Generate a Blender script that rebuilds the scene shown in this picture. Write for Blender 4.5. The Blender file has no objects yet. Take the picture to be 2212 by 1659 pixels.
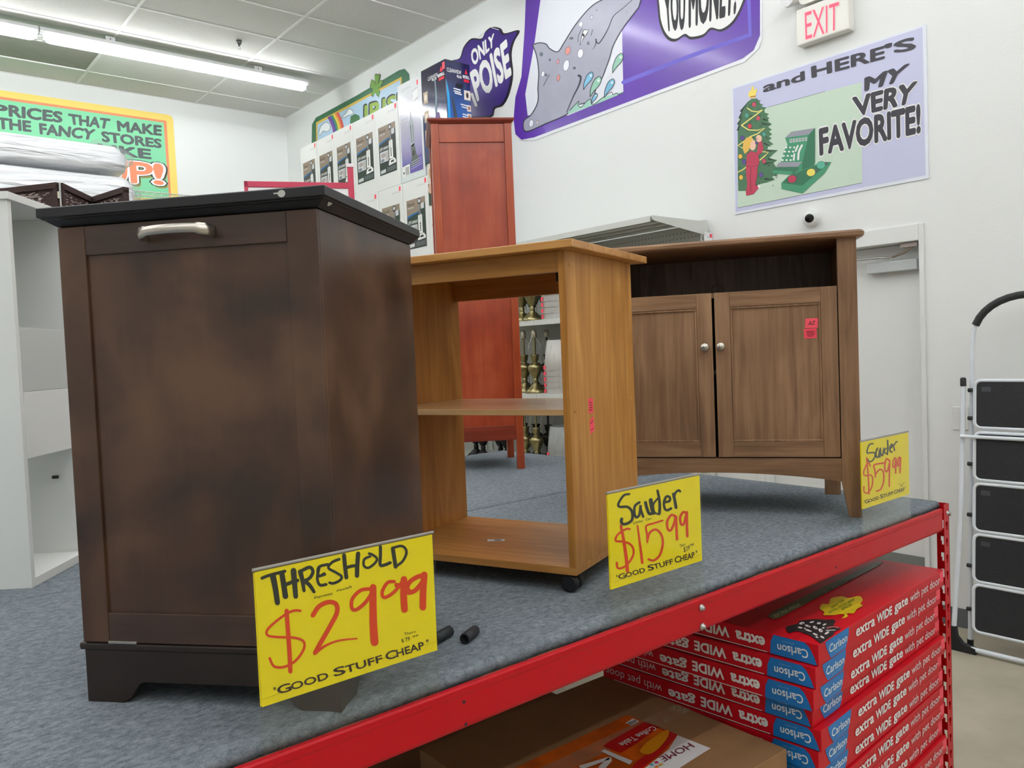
import bpy, bmesh, math, random
from mathutils import Vector, Matrix
random.seed(7)
C = bpy.context.scene.collection
H = 1.534                      # eye height above the shop floor; measured heights are relative to it
# ------------------------------------------------------------------ camera, world, exposure
F = 1732.33
M = ((0.76702403, -0.64033381, -0.04058003), (-0.05750584, -0.00561603, -0.99832937), (0.63903616, 0.76807621, -0.04113056))
cd = bpy.data.cameras.new('camera'); cam = bpy.data.objects.new('camera', cd); C.objects.link(cam)
cd.sensor_width = 36.0; cd.lens = 36.0 * F / 2212.0; cd.clip_start = 0.05; cd.clip_end = 60
cam.matrix_world = Matrix(((M[0][0], -M[1][0], -M[2][0], 0), (M[0][1], -M[1][1], -M[2][1], 0), (M[0][2], -M[1][2], -M[2][2], H), (0, 0, 0, 1)))
sc = bpy.context.scene; sc.camera = cam
w = bpy.data.worlds.new('shop_air'); sc.world = w; w.use_nodes = True
w.node_tree.nodes['Background'].inputs[0].default_value = (0.80, 0.83, 0.85, 1); w.node_tree.nodes['Background'].inputs[1].default_value = 0.25
sc.view_settings.view_transform = 'Standard'; sc.view_settings.look = 'None'; sc.view_settings.gamma = 1; sc.view_settings.use_curve_mapping = False
sc.view_settings.exposure = 1.12
TUBE = 13.5                    # brightness of the fluorescent tubes
sc.cycles.use_denoising = True; sc.cycles.max_bounces = 7; sc.cycles.transparent_max_bounces = 12
sc.cycles.sample_clamp_indirect = 6.0; sc.cycles.caustics_reflective = False; sc.cycles.caustics_refractive = False
# ------------------------------------------------------------------ materials
def lin(c):
    return tuple((v / 255 / 12.92) if v / 255 <= 0.04045 else ((v / 255 + 0.055) / 1.055) ** 2.4 for v in c)
_m = {}
def plain(name, col, rough=0.6, metal=0.0, vary=0.0, scale=8, bump=0.0, spec=0.5, emit=0.0, coat=0.0):
    if name in _m: return _m[name]
    m = bpy.data.materials.new(name); m.use_nodes = True; _m[name] = m
    nt = m.node_tree; b = nt.nodes['Principled BSDF']; c = lin(col) + (1,)
    b.inputs['Base Color'].default_value = c; b.inputs['Roughness'].default_value = rough; b.inputs['Metallic'].default_value = metal
    b.inputs['Specular IOR Level'].default_value = spec; b.inputs['Coat Weight'].default_value = coat; b.inputs['Coat Roughness'].default_value = .12
    if emit: b.inputs['Emission Color'].default_value = c; b.inputs['Emission Strength'].default_value = emit
    if vary or bump:
        tc = nt.nodes.new('ShaderNodeTexCoord'); n = nt.nodes.new('ShaderNodeTexNoise'); n.inputs['Scale'].default_value = scale; n.inputs['Detail'].default_value = 6
        nt.links.new(tc.outputs['Object'], n.inputs['Vector'])
        if vary:
            r = nt.nodes.new('ShaderNodeValToRGB'); r.color_ramp.elements[0].position = .3; r.color_ramp.elements[1].position = .7
            r.color_ramp.elements[0].color = tuple(v * (1 - vary) for v in c[:3]) + (1,); r.color_ramp.elements[1].color = tuple(min(1, v * (1 + vary)) for v in c[:3]) + (1,)
            nt.links.new(n.outputs['Fac'], r.inputs['Fac']); nt.links.new(r.outputs['Color'], b.inputs['Base Color'])
        if bump:
            bp = nt.nodes.new('ShaderNodeBump'); bp.inputs['Strength'].default_value = bump; bp.inputs['Distance'].default_value = .004
            nt.links.new(n.outputs['Fac'], bp.inputs['Height']); nt.links.new(bp.outputs['Normal'], b.inputs['Normal'])
    return m
def wood(name, dark, mid, light, axis=2, rough=.4, grain=60, blotch=3.0, bump=.12, mixw=.5, coat=0.0, fig=5.0, spec=.5):
    """timber: fine streaks along one axis, a slower wavy figure, and soft blotches of stain"""
    m = bpy.data.materials.new(name); m.use_nodes = True; nt = m.node_tree; N = nt.nodes.new; L = nt.links.new; b = nt.nodes['Principled BSDF']
    tc = N('ShaderNodeTexCoord')
    def noise(sc3, detail, rgh, dist=0):
        mp = N('ShaderNodeMapping'); mp.inputs['Scale'].default_value = sc3; L(tc.outputs['Object'], mp.inputs['Vector'])
        n = N('ShaderNodeTexNoise'); n.inputs['Scale'].default_value = 1; n.inputs['Detail'].default_value = detail; n.inputs['Roughness'].default_value = rgh
        n.inputs['Distortion'].default_value = dist; L(mp.outputs['Vector'], n.inputs['Vector']); return n
    s = [grain] * 3; s[axis] = grain / 28
    g = noise(tuple(s), 5, .65)
    s = [fig * 3] * 3; s[axis] = fig / 3
    f = noise(tuple(s), 3, .5, 1.6)
    bl = noise((blotch,) * 3, 3, .5, .4)
    def mix(a, bb, fac):
        x = N('ShaderNodeMix'); x.data_type = 'FLOAT'; x.inputs[0].default_value = fac; L(a, x.inputs[2]); L(bb, x.inputs[3]); return x.outputs[0]
    v = mix(mix(g.outputs['Fac'], f.outputs['Fac'], .55), bl.outputs['Fac'], mixw)
    r = N('ShaderNodeValToRGB'); e = r.color_ramp.elements; e[0].position = .36; e[1].position = .64
    e[0].color = lin(dark) + (1,); e[1].color = lin(light) + (1,); k = e.new(.5); k.color = lin(mid) + (1,)
    L(v, r.inputs['Fac']); L(r.outputs['Color'], b.inputs['Base Color'])
    b.inputs['Roughness'].default_value = rough; b.inputs['Coat Weight'].default_value = coat; b.inputs['Coat Roughness'].default_value = .2; b.inputs['Specular IOR Level'].default_value = spec
    bp = N('ShaderNodeBump'); bp.inputs['Strength'].default_value = bump; bp.inputs['Distance'].default_value = .0006
    L(g.outputs['Fac'], bp.inputs['Height']); L(bp.outputs['Normal'], b.inputs['Normal'])
    return m
WHITE = plain('white_paint', (232, 234, 232), .85, bump=.15, scale=90)
CEIL = plain('ceiling_board', (212, 211, 205), .95, vary=.04, scale=60, bump=.5)
CEILD = plain('ceiling_board_stained', (150, 148, 138), .95, vary=.06, scale=9, bump=.4)
GRID = plain('ceiling_grid_white', (228, 228, 224), .6)
CONC = plain('concrete', (176, 168, 148), .55, vary=.12, scale=5, bump=.1)
BASEB = plain('rubber_base', (98, 102, 106), .5)
DOORP = plain('door_paint', (226, 228, 226), .55)
RED = plain('red_enamel', (196, 8, 26), .30, spec=.28)
STEEL = plain('zinc', (190, 190, 186), .3, 1.0)
NICKEL = plain('brushed_nickel', (196, 190, 180), .32, 1.0)
BLACKP = plain('black_plastic', (24, 25, 28), .45)
ESP = wood('espresso_stain', (50, 33, 24), (73, 49, 35), (96, 68, 49), 2, .36, 130, 5.5, .05, .86, coat=.15)
ESPH = wood('espresso_stain_cross', (48, 33, 26), (66, 46, 36), (84, 61, 47), 0, .38, 90, 6, .15, .5, coat=.15)
ESPD = wood('espresso_dark', (32, 24, 20), (42, 31, 26), (54, 40, 33), 0, .4, 90, 4, .08, .5)
BLK = plain('black_lacquer', (30, 30, 33), .42, vary=.08, scale=30)
HON = wood('honey_laminate', (162, 106, 44), (188, 130, 60), (208, 152, 82), 2, .4, 70, 2, .05, .15, fig=7)
HONH = wood('honey_laminate_cross', (162, 108, 50), (188, 132, 66), (206, 152, 86), 0, .35, 70, 2, .05, .15, fig=7)
WAL = wood('walnut_laminate', (106, 76, 52), (138, 102, 72), (166, 130, 96), 2, .45, 75, 2.2, .1, .3, fig=6)
WALH = wood('walnut_laminate_cross', (106, 76, 52), (138, 102, 72), (164, 128, 94), 0, .42, 80, 2.2, .1, .2, fig=6)
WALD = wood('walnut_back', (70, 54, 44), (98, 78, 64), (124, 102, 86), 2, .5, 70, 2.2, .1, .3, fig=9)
CHE = wood('cherry_stain', (146, 54, 20), (166, 68, 28), (182, 84, 42), 2, .33, 60, 3, .04, .3, coat=.25)
CHEP = wood('cherry_panel', (138, 44, 16), (160, 60, 26), (180, 82, 46), 2, .3, 60, 4.5, .04, .5, coat=.4)
CHEH = wood('cherry_cross', (116, 36, 16), (134, 48, 24), (152, 62, 34), 0, .33, 60, 3, .04, .3, coat=.2)
MELA = plain('white_melamine', (228, 230, 226), .5)
MELG = plain('grey_melamine', (196, 200, 196), .5)
SHELF = plain('shelf_enamel', (208, 210, 204), .4)
SHELFG = plain('shelf_grey_back', (186, 188, 180), .55)
KRAFT = plain('kraft_card', (150, 112, 74), .75, vary=.08, scale=12, bump=.1)
WHITEC = plain('white_card', (232, 232, 230), .45)
BRASS = plain('antique_brass', (158, 148, 108), .3, 1.0, vary=.1, scale=30)
PINK = plain('pink_sticker', (250, 84, 100), .6)
YEL = plain('yellow_paper', (252, 230, 0), .5, spec=.3)
MARK = plain('black_marker', (38, 42, 30), .45)
REDM = plain('red_marker', (236, 72, 24), .5, spec=.3)
def carpet():
    m = bpy.data.materials.new('grey_carpet'); m.use_nodes = True; nt = m.node_tree; N = nt.nodes.new; L = nt.links.new; b = nt.nodes['Principled BSDF']
    tc = N('ShaderNodeTexCoord')
    def nz(s, d, r):
        mp = N('ShaderNodeMapping'); mp.inputs['Scale'].default_value = s; L(tc.outputs['Object'], mp.inputs['Vector'])
        n = N('ShaderNodeTexNoise'); n.inputs['Scale'].default_value = 1; n.inputs['Detail'].default_value = d; n.inputs['Roughness'].default_value = r; L(mp.outputs['Vector'], n.inputs['Vector']); return n
    a = nz((70, 110, 90), 6, .75); c = nz((500, 700, 500), 3, .6); x = N('ShaderNodeMix'); x.data_type = 'FLOAT'; x.inputs[0].default_value = .35
    L(a.outputs['Fac'], x.inputs[2]); L(c.outputs['Fac'], x.inputs[3])
    r = N('ShaderNodeValToRGB'); e = r.color_ramp.elements; e[0].position = .36; e[1].position = .64; e[0].color = lin((84, 92, 100)) + (1,); e[1].color = lin((146, 154, 160)) + (1,)
    L(x.outputs[0], r.inputs['Fac']); L(r.outputs['Color'], b.inputs['Base Color']); b.inputs['Roughness'].default_value = 1; b.inputs['Specular IOR Level'].default_value = .1
    bp = N('ShaderNodeBump'); bp.inputs['Strength'].default_value = .6; bp.inputs['Distance'].default_value = .003; L(x.outputs[0], bp.inputs['Height']); L(bp.outputs['Normal'], b.inputs['Normal'])
    return m
CARPET = carpet()
def clear(name, tint=(1, 1, 1), alpha=.12, rough=.05, col=(.9, .9, .9), white=0.0):
    """clear plastic film or acrylic sheet: mostly transparent, with a gloss"""
    m = bpy.data.materials.new(name); m.use_nodes = True; nt = m.node_tree; N = nt.nodes.new; L = nt.links.new; nt.nodes.remove(nt.nodes['Principled BSDF'])
    t = N('ShaderNodeBsdfTransparent'); t.inputs[0].default_value = tuple(tint) + (1,)
    g = N('ShaderNodeBsdfGlossy'); g.inputs['Roughness'].default_value = rough; g.inputs[0].default_value = (1, 1, 1, 1)
    d = N('ShaderNodeBsdfDiffuse'); d.inputs[0].default_value = tuple(col) + (1,)
    lw = N('ShaderNodeLayerWeight'); lw.inputs[0].default_value = .5
    pw_ = N('ShaderNodeMath'); pw_.operation = 'POWER'; pw_.inputs[1].default_value = 4.5; L(lw.outputs['Facing'], pw_.inputs[0])
    ad = N('ShaderNodeMath'); ad.operation = 'MULTIPLY_ADD'; ad.inputs[1].default_value = .55; ad.inputs[2].default_value = alpha; ad.use_clamp = True; L(pw_.outputs[0], ad.inputs[0])
    mx = N('ShaderNodeMixShader'); L(ad.outputs[0], mx.inputs[0]); L(t.outputs[0], mx.inputs[1]); L(g.outputs[0], mx.inputs[2])
    m2 = N('ShaderNodeMixShader'); m2.inputs[0].default_value = white; L(mx.outputs[0], m2.inputs[1]); L(d.outputs[0], m2.inputs[2])
    L(m2.outputs[0], nt.nodes['Material Output'].inputs[0]); return m
ACRYL = clear('clear_acrylic', (.98, .985, .975), .012, .03, (.8, .8, .8), .006)
# ------------------------------------------------------------------ mesh helpers
class MB:
    def __init__(s): s.v = []; s.f = []; s.mi = []; s.mats = []; s.sm = []
    def mat(s, m):
        if m not in s.mats: s.mats.append(m)
        return s.mats.index(m)
    def add(s, vs, fs, m, smooth=False):
        o = len(s.v); s.v += [tuple(p) for p in vs]; k = s.mat(m)
        for f in fs: s.f.append(tuple(i + o for i in f)); s.mi.append(k); s.sm.append(smooth)
        return s
    def box(s, x0, x1, y0, y1, z0, z1, m, b=0.0):
        if b <= 0:
            vs = [(x, y, z) for x in (x0, x1) for y in (y0, y1) for z in (z0, z1)]
            return s.add(vs, [(0, 1, 3, 2), (4, 6, 7, 5), (0, 4, 5, 1), (2, 3, 7, 6), (0, 2, 6, 4), (1, 5, 7, 3)], m)
        bm = bmesh.new(); bmesh.ops.create_cube(bm, size=1)
        for v in bm.verts: v.co = Vector(((x0 + x1) / 2 + v.co.x * (x1 - x0), (y0 + y1) / 2 + v.co.y * (y1 - y0), (z0 + z1) / 2 + v.co.z * (z1 - z0)))
        bmesh.ops.bevel(bm, geom=bm.edges[:], offset=b, segments=2, affect='EDGES', profile=.5)
        bm.verts.index_update(); s.add([v.co[:] for v in bm.verts], [[v.index for v in f.verts] for f in bm.faces], m); bm.free(); return s
    def prism(s, poly, h0, h1, m, axis='z'):
        """poly: 2-D outline, extruded along axis between h0 and h1"""
        def P(a, b, h): return {'z': (a, b, h), 'y': (a, h, b), 'x': (h, a, b)}[axis]
        n = len(poly); vs = [P(a, b, h0) for a, b in poly] + [P(a, b, h1) for a, b in poly]
        fs = [tuple(range(n))[::-1], tuple(range(n, 2 * n))] + [(i, (i + 1) % n, n + (i + 1) % n, n + i) for i in range(n)]
        return s.add(vs, fs, m)
    def lathe(s, prof, m, cx=0, cy=0, n=24, lobes=0, amp=0):
        vs = []; fs = []
        for r, z in prof:
            for i in range(n):
                a = 2 * math.pi * i / n; rr = r * (1 + (amp * abs(math.cos(a * lobes / 2)) if lobes else 0)); vs.append((cx + rr * math.cos(a), cy + rr * math.sin(a), z))
        for j in range(len(prof) - 1):
            for i in range(n): fs.append((j * n + i, j * n + (i + 1) % n, (j + 1) * n + (i + 1) % n, (j + 1) * n + i))
        s.add(vs, fs, m, True)
        s.add(vs[:n], [tuple(range(n))[::-1]], m); s.add(vs[-n:], [tuple(range(n))], m); return s
    def tube(s, pts, r, m, n=10, cap=True):
        pts = [Vector(p) for p in pts]; rs = r if isinstance(r, (list, tuple)) else [r] * len(pts); vs = []; fs = []; prev = None
        for i, p in enumerate(pts):
            t = (pts[min(i + 1, len(pts) - 1)] - pts[max(i - 1, 0)]).normalized()
            u = (prev - t * prev.dot(t)) if prev is not None else t.orthogonal()
            u.normalize(); prev = u; v = t.cross(u)
            for k in range(n):
                a = 2 * math.pi * k / n; vs.append(p + (u * math.cos(a) + v * math.sin(a)) * rs[i])
        for j in range(len(pts) - 1):
            for k in range(n): fs.append((j * n + k, j * n + (k + 1) % n, (j + 1) * n + (k + 1) % n, (j + 1) * n + k))
        s.add(vs, fs, m, True)
        if cap: s.add(vs[:n], [tuple(range(n))[::-1]], m); s.add(vs[-n:], [tuple(range(n))], m)
        return s
    def quad(s, a, b, c, d, m): return s.add([a, b, c, d], [(0, 1, 2, 3)], m)
    def shift(s, d): s.v = [(p[0] + d[0], p[1] + d[1], p[2] + d[2]) for p in s.v]; return s
    def obj(s, name, parent=None, label=None, kind=None, fix=True):
        me = bpy.data.meshes.new(name); me.from_pydata(s.v, [], s.f)
        for m in s.mats: me.materials.append(m)
        me.polygons.foreach_set('material_index', s.mi); me.polygons.foreach_set('use_smooth', s.sm); me.update()
        if fix:
            bm = bmesh.new(); bm.from_mesh(me); bmesh.ops.recalc_face_normals(bm, faces=bm.faces[:]); bm.to_mesh(me); bm.free()
        o = bpy.data.objects.new(name, me); C.objects.link(o)
        if parent: o.parent = parent
        if label: o['label'] = label
        if kind: o['kind'] = kind
        return o
def thing(name, label, cat, loc=(0, 0, 0), rz=0, group=None):
    o = bpy.data.objects.new(name, None); C.objects.link(o); o.location = loc; o.rotation_euler = (0, 0, rz); o.empty_display_size = .1
    o['label'] = label; o['category'] = cat
    if group: o['group'] = group
    return o
def tag(o, label, cat, group=None):
    o['label'] = label; o['category'] = cat
    if group: o['group'] = group
    return o
def dup(root, loc=None, rz=None, label=None):
    r = root.copy(); C.objects.link(r)
    if loc: r.location = loc
    if rz is not None: r.rotation_euler = (0, 0, rz)
    if label: r['label'] = label
    for ch in list(root.children):
        c = ch.copy(); C.objects.link(c); c.parent = r
        for g in list(ch.children):
            d = g.copy(); C.objects.link(d); d.parent = c
    return r
def spline(pts, k=6, closed=False):
    out = []; n = len(pts); rng = n if closed else n - 1
    for i in range(rng):
        if closed: p0, p1, p2, p3 = (pts[(i - 1) % n], pts[i], pts[(i + 1) % n], pts[(i + 2) % n])
        else: p0, p1, p2, p3 = pts[max(i - 1, 0)], pts[i], pts[i + 1], pts[min(i + 2, n - 1)]
        for j in range(k):
            t = j / k
            out.append(tuple(.5 * (2 * b + (c - a) * t + (2 * a - 5 * b + 4 * c - d) * t * t + (3 * b - a - 3 * c + d) * t ** 3) for a, b, c, d in zip(p0, p1, p2, p3)))
    if not closed: out.append(tuple(pts[-1]))
    return out
# ---- lettering: outlines of the built-in font, cached
_t = {}
def glyphs(text, bold=0.0, shear=0.0, space=1.0):
    k = (text, bold, shear, space)
    if k not in _t:
        cu = bpy.data.curves.new('t', 'FONT'); cu.body = text; cu.offset = bold; cu.shear = shear; cu.space_character = space; cu.resolution_u = 3
        o = bpy.data.objects.new('t', cu); C.objects.link(o); dg = bpy.context.evaluated_depsgraph_get(); e = o.evaluated_get(dg); me = e.to_mesh()
        vs = [(v.co.x, v.co.y) for v in me.vertices]; fs = [tuple(p.vertices) for p in me.polygons]; e.to_mesh_clear()
        bpy.data.objects.remove(o); bpy.data.curves.remove(cu)
        x0 = min(v[0] for v in vs); x1 = max(v[0] for v in vs); y0 = min(v[1] for v in vs); y1 = max(v[1] for v in vs)
        _t[k] = ([((a - x0) / (x1 - x0), (b - y0) / (y1 - y0)) for a, b in vs], fs, x1 - x0, y1 - y0)
    return _t[k]
# ---- flat print on a surface: maps 2-D art coordinates onto the surface it is printed on
def ray(px, py):
    a, b = (px - 1106) / F, (py - 829.5) / F
    return Vector((M[0][0] * a + M[1][0] * b + M[2][0], M[0][1] * a + M[1][1] * b + M[2][1], M[0][2] * a + M[1][2] * b + M[2][2]))
def plane_map(axis, val):
    """measured photograph coordinates -> the real point on a wall, board or box face"""
    def f(px, py):
        r = ray(px, py); r = r * ((val - (H if axis == 2 else 0)) / r[axis]); return Vector((r[0], r[1], r[2] + H))
    return f
class Print:
    """flat print: art coordinates (x right, y down) -> mp -> point; each layer sits a hair proud of the one below"""
    def __init__(s, mp, normal, org=(0, 0, 0), cs=None):
        s.mp = mp; s.n = Vector(normal); s.org = Vector(org); s.cs = cs or (lambda x, y: (x, y)); s.mb = MB(); s.k = 0
    def pt(s, x, y, lay): return s.mp(*s.cs(x, y)) + s.n * (.0005 * lay) - s.org
    def poly(s, pts, m, lay=1, smooth=False):
        if smooth: pts = spline(pts, 5, True)
        s.mb.add([s.pt(x, y, lay) for x, y in pts], [tuple(range(len(pts)))], m); return s
    def line(s, pts, wd, m, lay=2, smooth=True, closed=False):
        if closed: pts = list(pts) + [pts[0]]
        if smooth and len(pts) > 2: pts = spline(pts, 5)
        ws = wd if isinstance(wd, (list, tuple)) else None; n = len(pts); L = []; R = []
        for i, (x, y) in enumerate(pts):
            a = pts[max(i - 1, 0)]; b = pts[min(i + 1, n - 1)]; dx, dy = b[0] - a[0], b[1] - a[1]; d = math.hypot(dx, dy) or 1
            q = (ws[0] + (ws[1] - ws[0]) * i / (n - 1)) / 2 if ws else wd / 2
            L.append((x - dy / d * q, y + dx / d * q)); R.append((x + dy / d * q, y - dx / d * q))
        s.k += 1; lay += .03 * (s.k % 12)
        vs = [s.pt(x, y, lay + .15 * i / n) for i, (x, y) in enumerate(L)] + [s.pt(x, y, lay + .15 * i / n) for i, (x, y) in enumerate(R)]; s.mb.add(vs, [(i, i + 1, n + i + 1, n + i) for i in range(n - 1)], m)
        for (x, y), q in ((pts[0], (ws[0] if ws else wd) / 2), (pts[-1], (ws[1] if ws else wd) / 2)):
            s.mb.add([s.pt(x + q * math.cos(k * .7854), y + q * math.sin(k * .7854), lay + .18) for k in range(8)], [tuple(range(8))], m)
        return s
    def oval(s, x, y, rx, ry, m, lay=2, rot=0, n=16):
        c, d = math.cos(rot), math.sin(rot)
        return s.poly([(x + rx * math.cos(t) * c - ry * math.sin(t) * d, y + rx * math.cos(t) * d + ry * math.sin(t) * c) for t in [2 * math.pi * k / n for k in range(n)]], m, lay)
    def text(s, t, q, m, lay=3, bold=.0, shear=0., space=1., bend=None):
        """q: art coordinates of the word's top-left, top-right, bottom-right, bottom-left"""
        vs, fs, we, he = glyphs(t, 0.0, shear, space); o = []
        if bold > 0:   # heavy type: the same outline printed again a hair to each side
            n0 = len(vs); sh = [(0, 0)] + [(bold * math.cos(a) / we, bold * math.sin(a) / he) for a in [math.pi * k / 4 for k in range(8)]]
            vs = [(u + a, v + b) for a, b in sh for u, v in vs]; fs = [tuple(i + n0 * k for i in f) for k in range(len(sh)) for f in fs]
        n1 = len(vs) // (9 if bold > 0 else 1)
        for i_, (u, v) in enumerate(vs):
            x = (q[0][0] * (1 - u) + q[1][0] * u) * v + (q[3][0] * (1 - u) + q[2][0] * u) * (1 - v)
            y = (q[0][1] * (1 - u) + q[1][1] * u) * v + (q[3][1] * (1 - u) + q[2][1] * u) * (1 - v)
            if bend: y += bend(u, v)
            o.append(s.pt(x, y, lay + .05 * (i_ // n1)))
        s.mb.add(o, fs, m); return s
    def obj(s, name, parent=None, label=None): return s.mb.obj(name, parent, label, fix=False)
def ink(c, rough=.55): return plain('ink_%02x%02x%02x' % tuple(c), c, rough)
K = ink((40, 40, 44)); W_ = ink((240, 240, 238))
def local_map(parent_loc=(0, 0, 0)): return parent_loc
# ================================================================== THE ROOM
XW, YW, ZC = 4.40, 9.473, H + 3.003
XL, YF = -5.6, -5.6
def struct(name, mb, label=None): o = mb.obj(name, None, label); o['kind'] = 'structure'; return o
struct('floor', MB().box(XL, XW, YF, YW, -.1, 0, CONC))
mb = MB(); dy0, dy1, dz = 1.88, 2.84, H + .497
mb.box(XW, XW + .16, YF, dy0, 0, ZC + .1, WHITE); mb.box(XW, XW + .16, dy1, YW + .1, 0, ZC + .1, WHITE); mb.box(XW, XW + .16, dy0, dy1, dz, ZC + .1, WHITE)
struct('wall_right', mb)
struct('wall_back', MB().box(XL - .1, XW, YW, YW + .1, 0, ZC + .1, WHITE))
struct('wall_left', MB().box(XL - .1, XL, YF, YW, 0, ZC + .1, WHITE))
struct('wall_front', MB().box(XL - .1, XW + .16, YF - .1, YF, 0, ZC + .1, WHITE))
# suspended ceiling: every board is a piece of its own between the grid bars
TX, TY = 1.22, .607
xs = [2.07 + TX * k for k in range(-7, 3)]; ys = [7.193 + TY * k for k in range(-22, 5)]
cx = sorted({max(XL, min(XW, x)) for x in xs} | {XL, XW}); cy = sorted({max(YF, min(YW, y)) for y in ys} | {YF, YW})
bars = MB()
for x in cx[1:-1]: bars.box(x - .012, x + .012, YF, YW, ZC - .004, ZC + .012, GRID)
for y in cy[1:-1]: bars.box(XL, XW, y - .010, y + .010, ZC - .0035, ZC + .0115, GRID)
for a in (XL + .006, XW - .006): bars.box(a - .006, a + .006, YF, YW, ZC - .004, ZC + .01, GRID)
for a in (YF + .006, YW - .006): bars.box(XL, XW, a - .006, a + .006, ZC - .0038, ZC + .0105, GRID)
bars.box(XL, XW, YF, YW, ZC + .03, ZC + .05, GRID)
ceiling = struct('ceiling', bars)
for i in range(len(cx) - 1):
    for j in range(len(cy) - 1):
        x0, x1, y0, y1 = cx[i], cx[i + 1], cy[j], cy[j + 1]
        if x1 - x0 < .05 or y1 - y0 < .05: continue
        dk = abs(y0 - (7.193 + 2 * TY)) < .01 and abs(x1 - 2.07) < .01
        up = .0 if not dk else .006
        MB().box(x0 + .013, x1 - .013, y0 + .011, y1 - .011, ZC + .001 + up, ZC + .014 + up, CEILD if dk else CEIL).obj('ceiling_panel', ceiling, 'darker stained ceiling panel' if dk else None)
struct('baseboard_right', MB().box(XW - .006, XW, YF, dy0 - .04, 0, .1, BASEB, .002).box(XW - .006, XW, dy1 + .06, YW, 0, .1, BASEB, .002))
struct('baseboard_back', MB().box(XL, XW, YW - .006, YW, 0, .1, BASEB))
# the exit door in its recess
D = MB().box(XW + .10, XW + .145, dy0 + .002, dy1 - .002, .005, dz - .003, DOORP)
door = struct('door_1', D)
struct('trim_1', MB().box(XW - .012, XW + .0, dy0 - .026, dy0, 0, H + .585, DOORP, .003).box(XW - .012, XW + .0, dy0, dy1, dz, H + .585, DOORP, .003).box(XW - .012, XW, dy1, dy1 + .05, 0, H + .585, DOORP, .003))
MB().box(XW + .094, XW + .1, dy0 + .02, dy1 - .02, .02, .31, plain('kick_plate_grey', (118, 122, 118), .4)).obj('kick_plate', door, 'grey kick plate')
mb = MB().box(XW + .045, XW + .095, 1.915, 2.19, H + .350, H + .408, plain('closer_grey', (186, 190, 190), .4), .004)
clo = mb.obj('door_closer', door)
MB().tube([(XW + .06, 2.06, H + .408), (XW + .06, 2.06, H + .425), (XW + .03, 2.10, H + .43), (XW + .03, 2.45, H + .44)], .006, STEEL).tube([(XW + .06, 2.05, H + .43), (XW + .03, 1.97, H + .445), (XW + .03, 1.92, H + .475)], .006, plain('worn_arm', (150, 132, 118), .4, .6)).box(XW + .02, XW + .05, 1.90, 1.99, H + .47, H + .495, STEEL, .002).obj('closer_arm', clo)
# ------------------------------------------------------------------ fluorescent strips
TM = plain('tube_glow', (250, 252, 255), .5, emit=TUBE)
HOUS = plain('fixture_white', (225, 226, 226), .45)
LIGHTS = []
def strip(x1, y, lab):
    t = thing('fluorescent_light', lab, 'ceiling light', (x1, y, H + 2.90), 0, 'fluorescent strips on the ceiling')
    n = 3
    for k in range(n):
        e = -.02 - 2.50 * k
        MB().prism([(-.045, .045), (.045, .045), (.060, .012), (.035, -.010), (-.035, -.010), (-.060, .012)], e - 2.49, e, HOUS, 'x').shift((0, 0, .012)).obj('housing', t)
        a = e - .035; b = e - 2.44
        MB().tube([(a, 0, -.030), (a - .01, 0, -.030), (a - .03, 0, -.030), (b + .03, 0, -.030), (b + .01, 0, -.030), (b, 0, -.030)], [.018, .026, .030, .030, .026, .018], TM, 12).obj('tube', t)
        MB().box(a, a + .028, -.014, .014, -.05, .004, HOUS, .003).obj('lamp_holder', t); MB().box(b - .028, b, -.014, .014, -.05, .004, HOUS, .003).obj('lamp_holder', t)
        for bx in (e - .55, e - 1.93):
            MB().box(bx - .04, bx + .04, -.052, -.048, .04, .088, HOUS, .001).tube([(bx, -.0525, .066), (bx, -.047, .066)], .006, K, 8).obj('bracket', t); MB().tube([(bx, 0, .05), (bx, 0, .104)], .006, HOUS, 8).obj('hanger_rod', t)
    return t
strip(3.98, 7.97, 'long lit fluorescent strip near the back wall, left of the ceiling corner')
for y, l_ in ((4.95, 'added unseen fluorescent strip on the ceiling just beyond the back of the red rack'), (3.1, 'added unseen fluorescent strip on the ceiling above the back half of the red rack'), (1.2, 'added unseen fluorescent strip on the ceiling above the front beam of the red rack'), (-.7, 'added unseen fluorescent strip on the ceiling over the aisle before the red rack'), (-2.8, 'added unseen fluorescent strip on the ceiling farthest towards the shop front')): strip(3.9, y, l_)  # rows out of view, added and set close together to brighten the foreground
for p in ((3.02, 7.42),):
    t = thing('fire_sprinkler', 'small chrome sprinkler head hanging from the ceiling beside the lit strip', 'sprinkler', (p[0], p[1], ZC))
    t.scale = (.7, .7, .7); MB().lathe([(.035, 0), (.04, -.006), (.03, -.05), (.018, -.055), (.012, -.075)], plain('sprinkler_grey', (120, 120, 118), .3, .8), n=16).obj('escutcheon', t)
    MB().tube([(-.014, 0, -.07), (-.014, 0, -.105), (0, 0, -.115)], .003, STEEL, 6).tube([(.014, 0, -.07), (.014, 0, -.105), (0, 0, -.115)], .003, STEEL, 6).lathe([(.022, -.118), (.022, -.114)], STEEL, n=12).obj('deflector', t)
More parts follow.
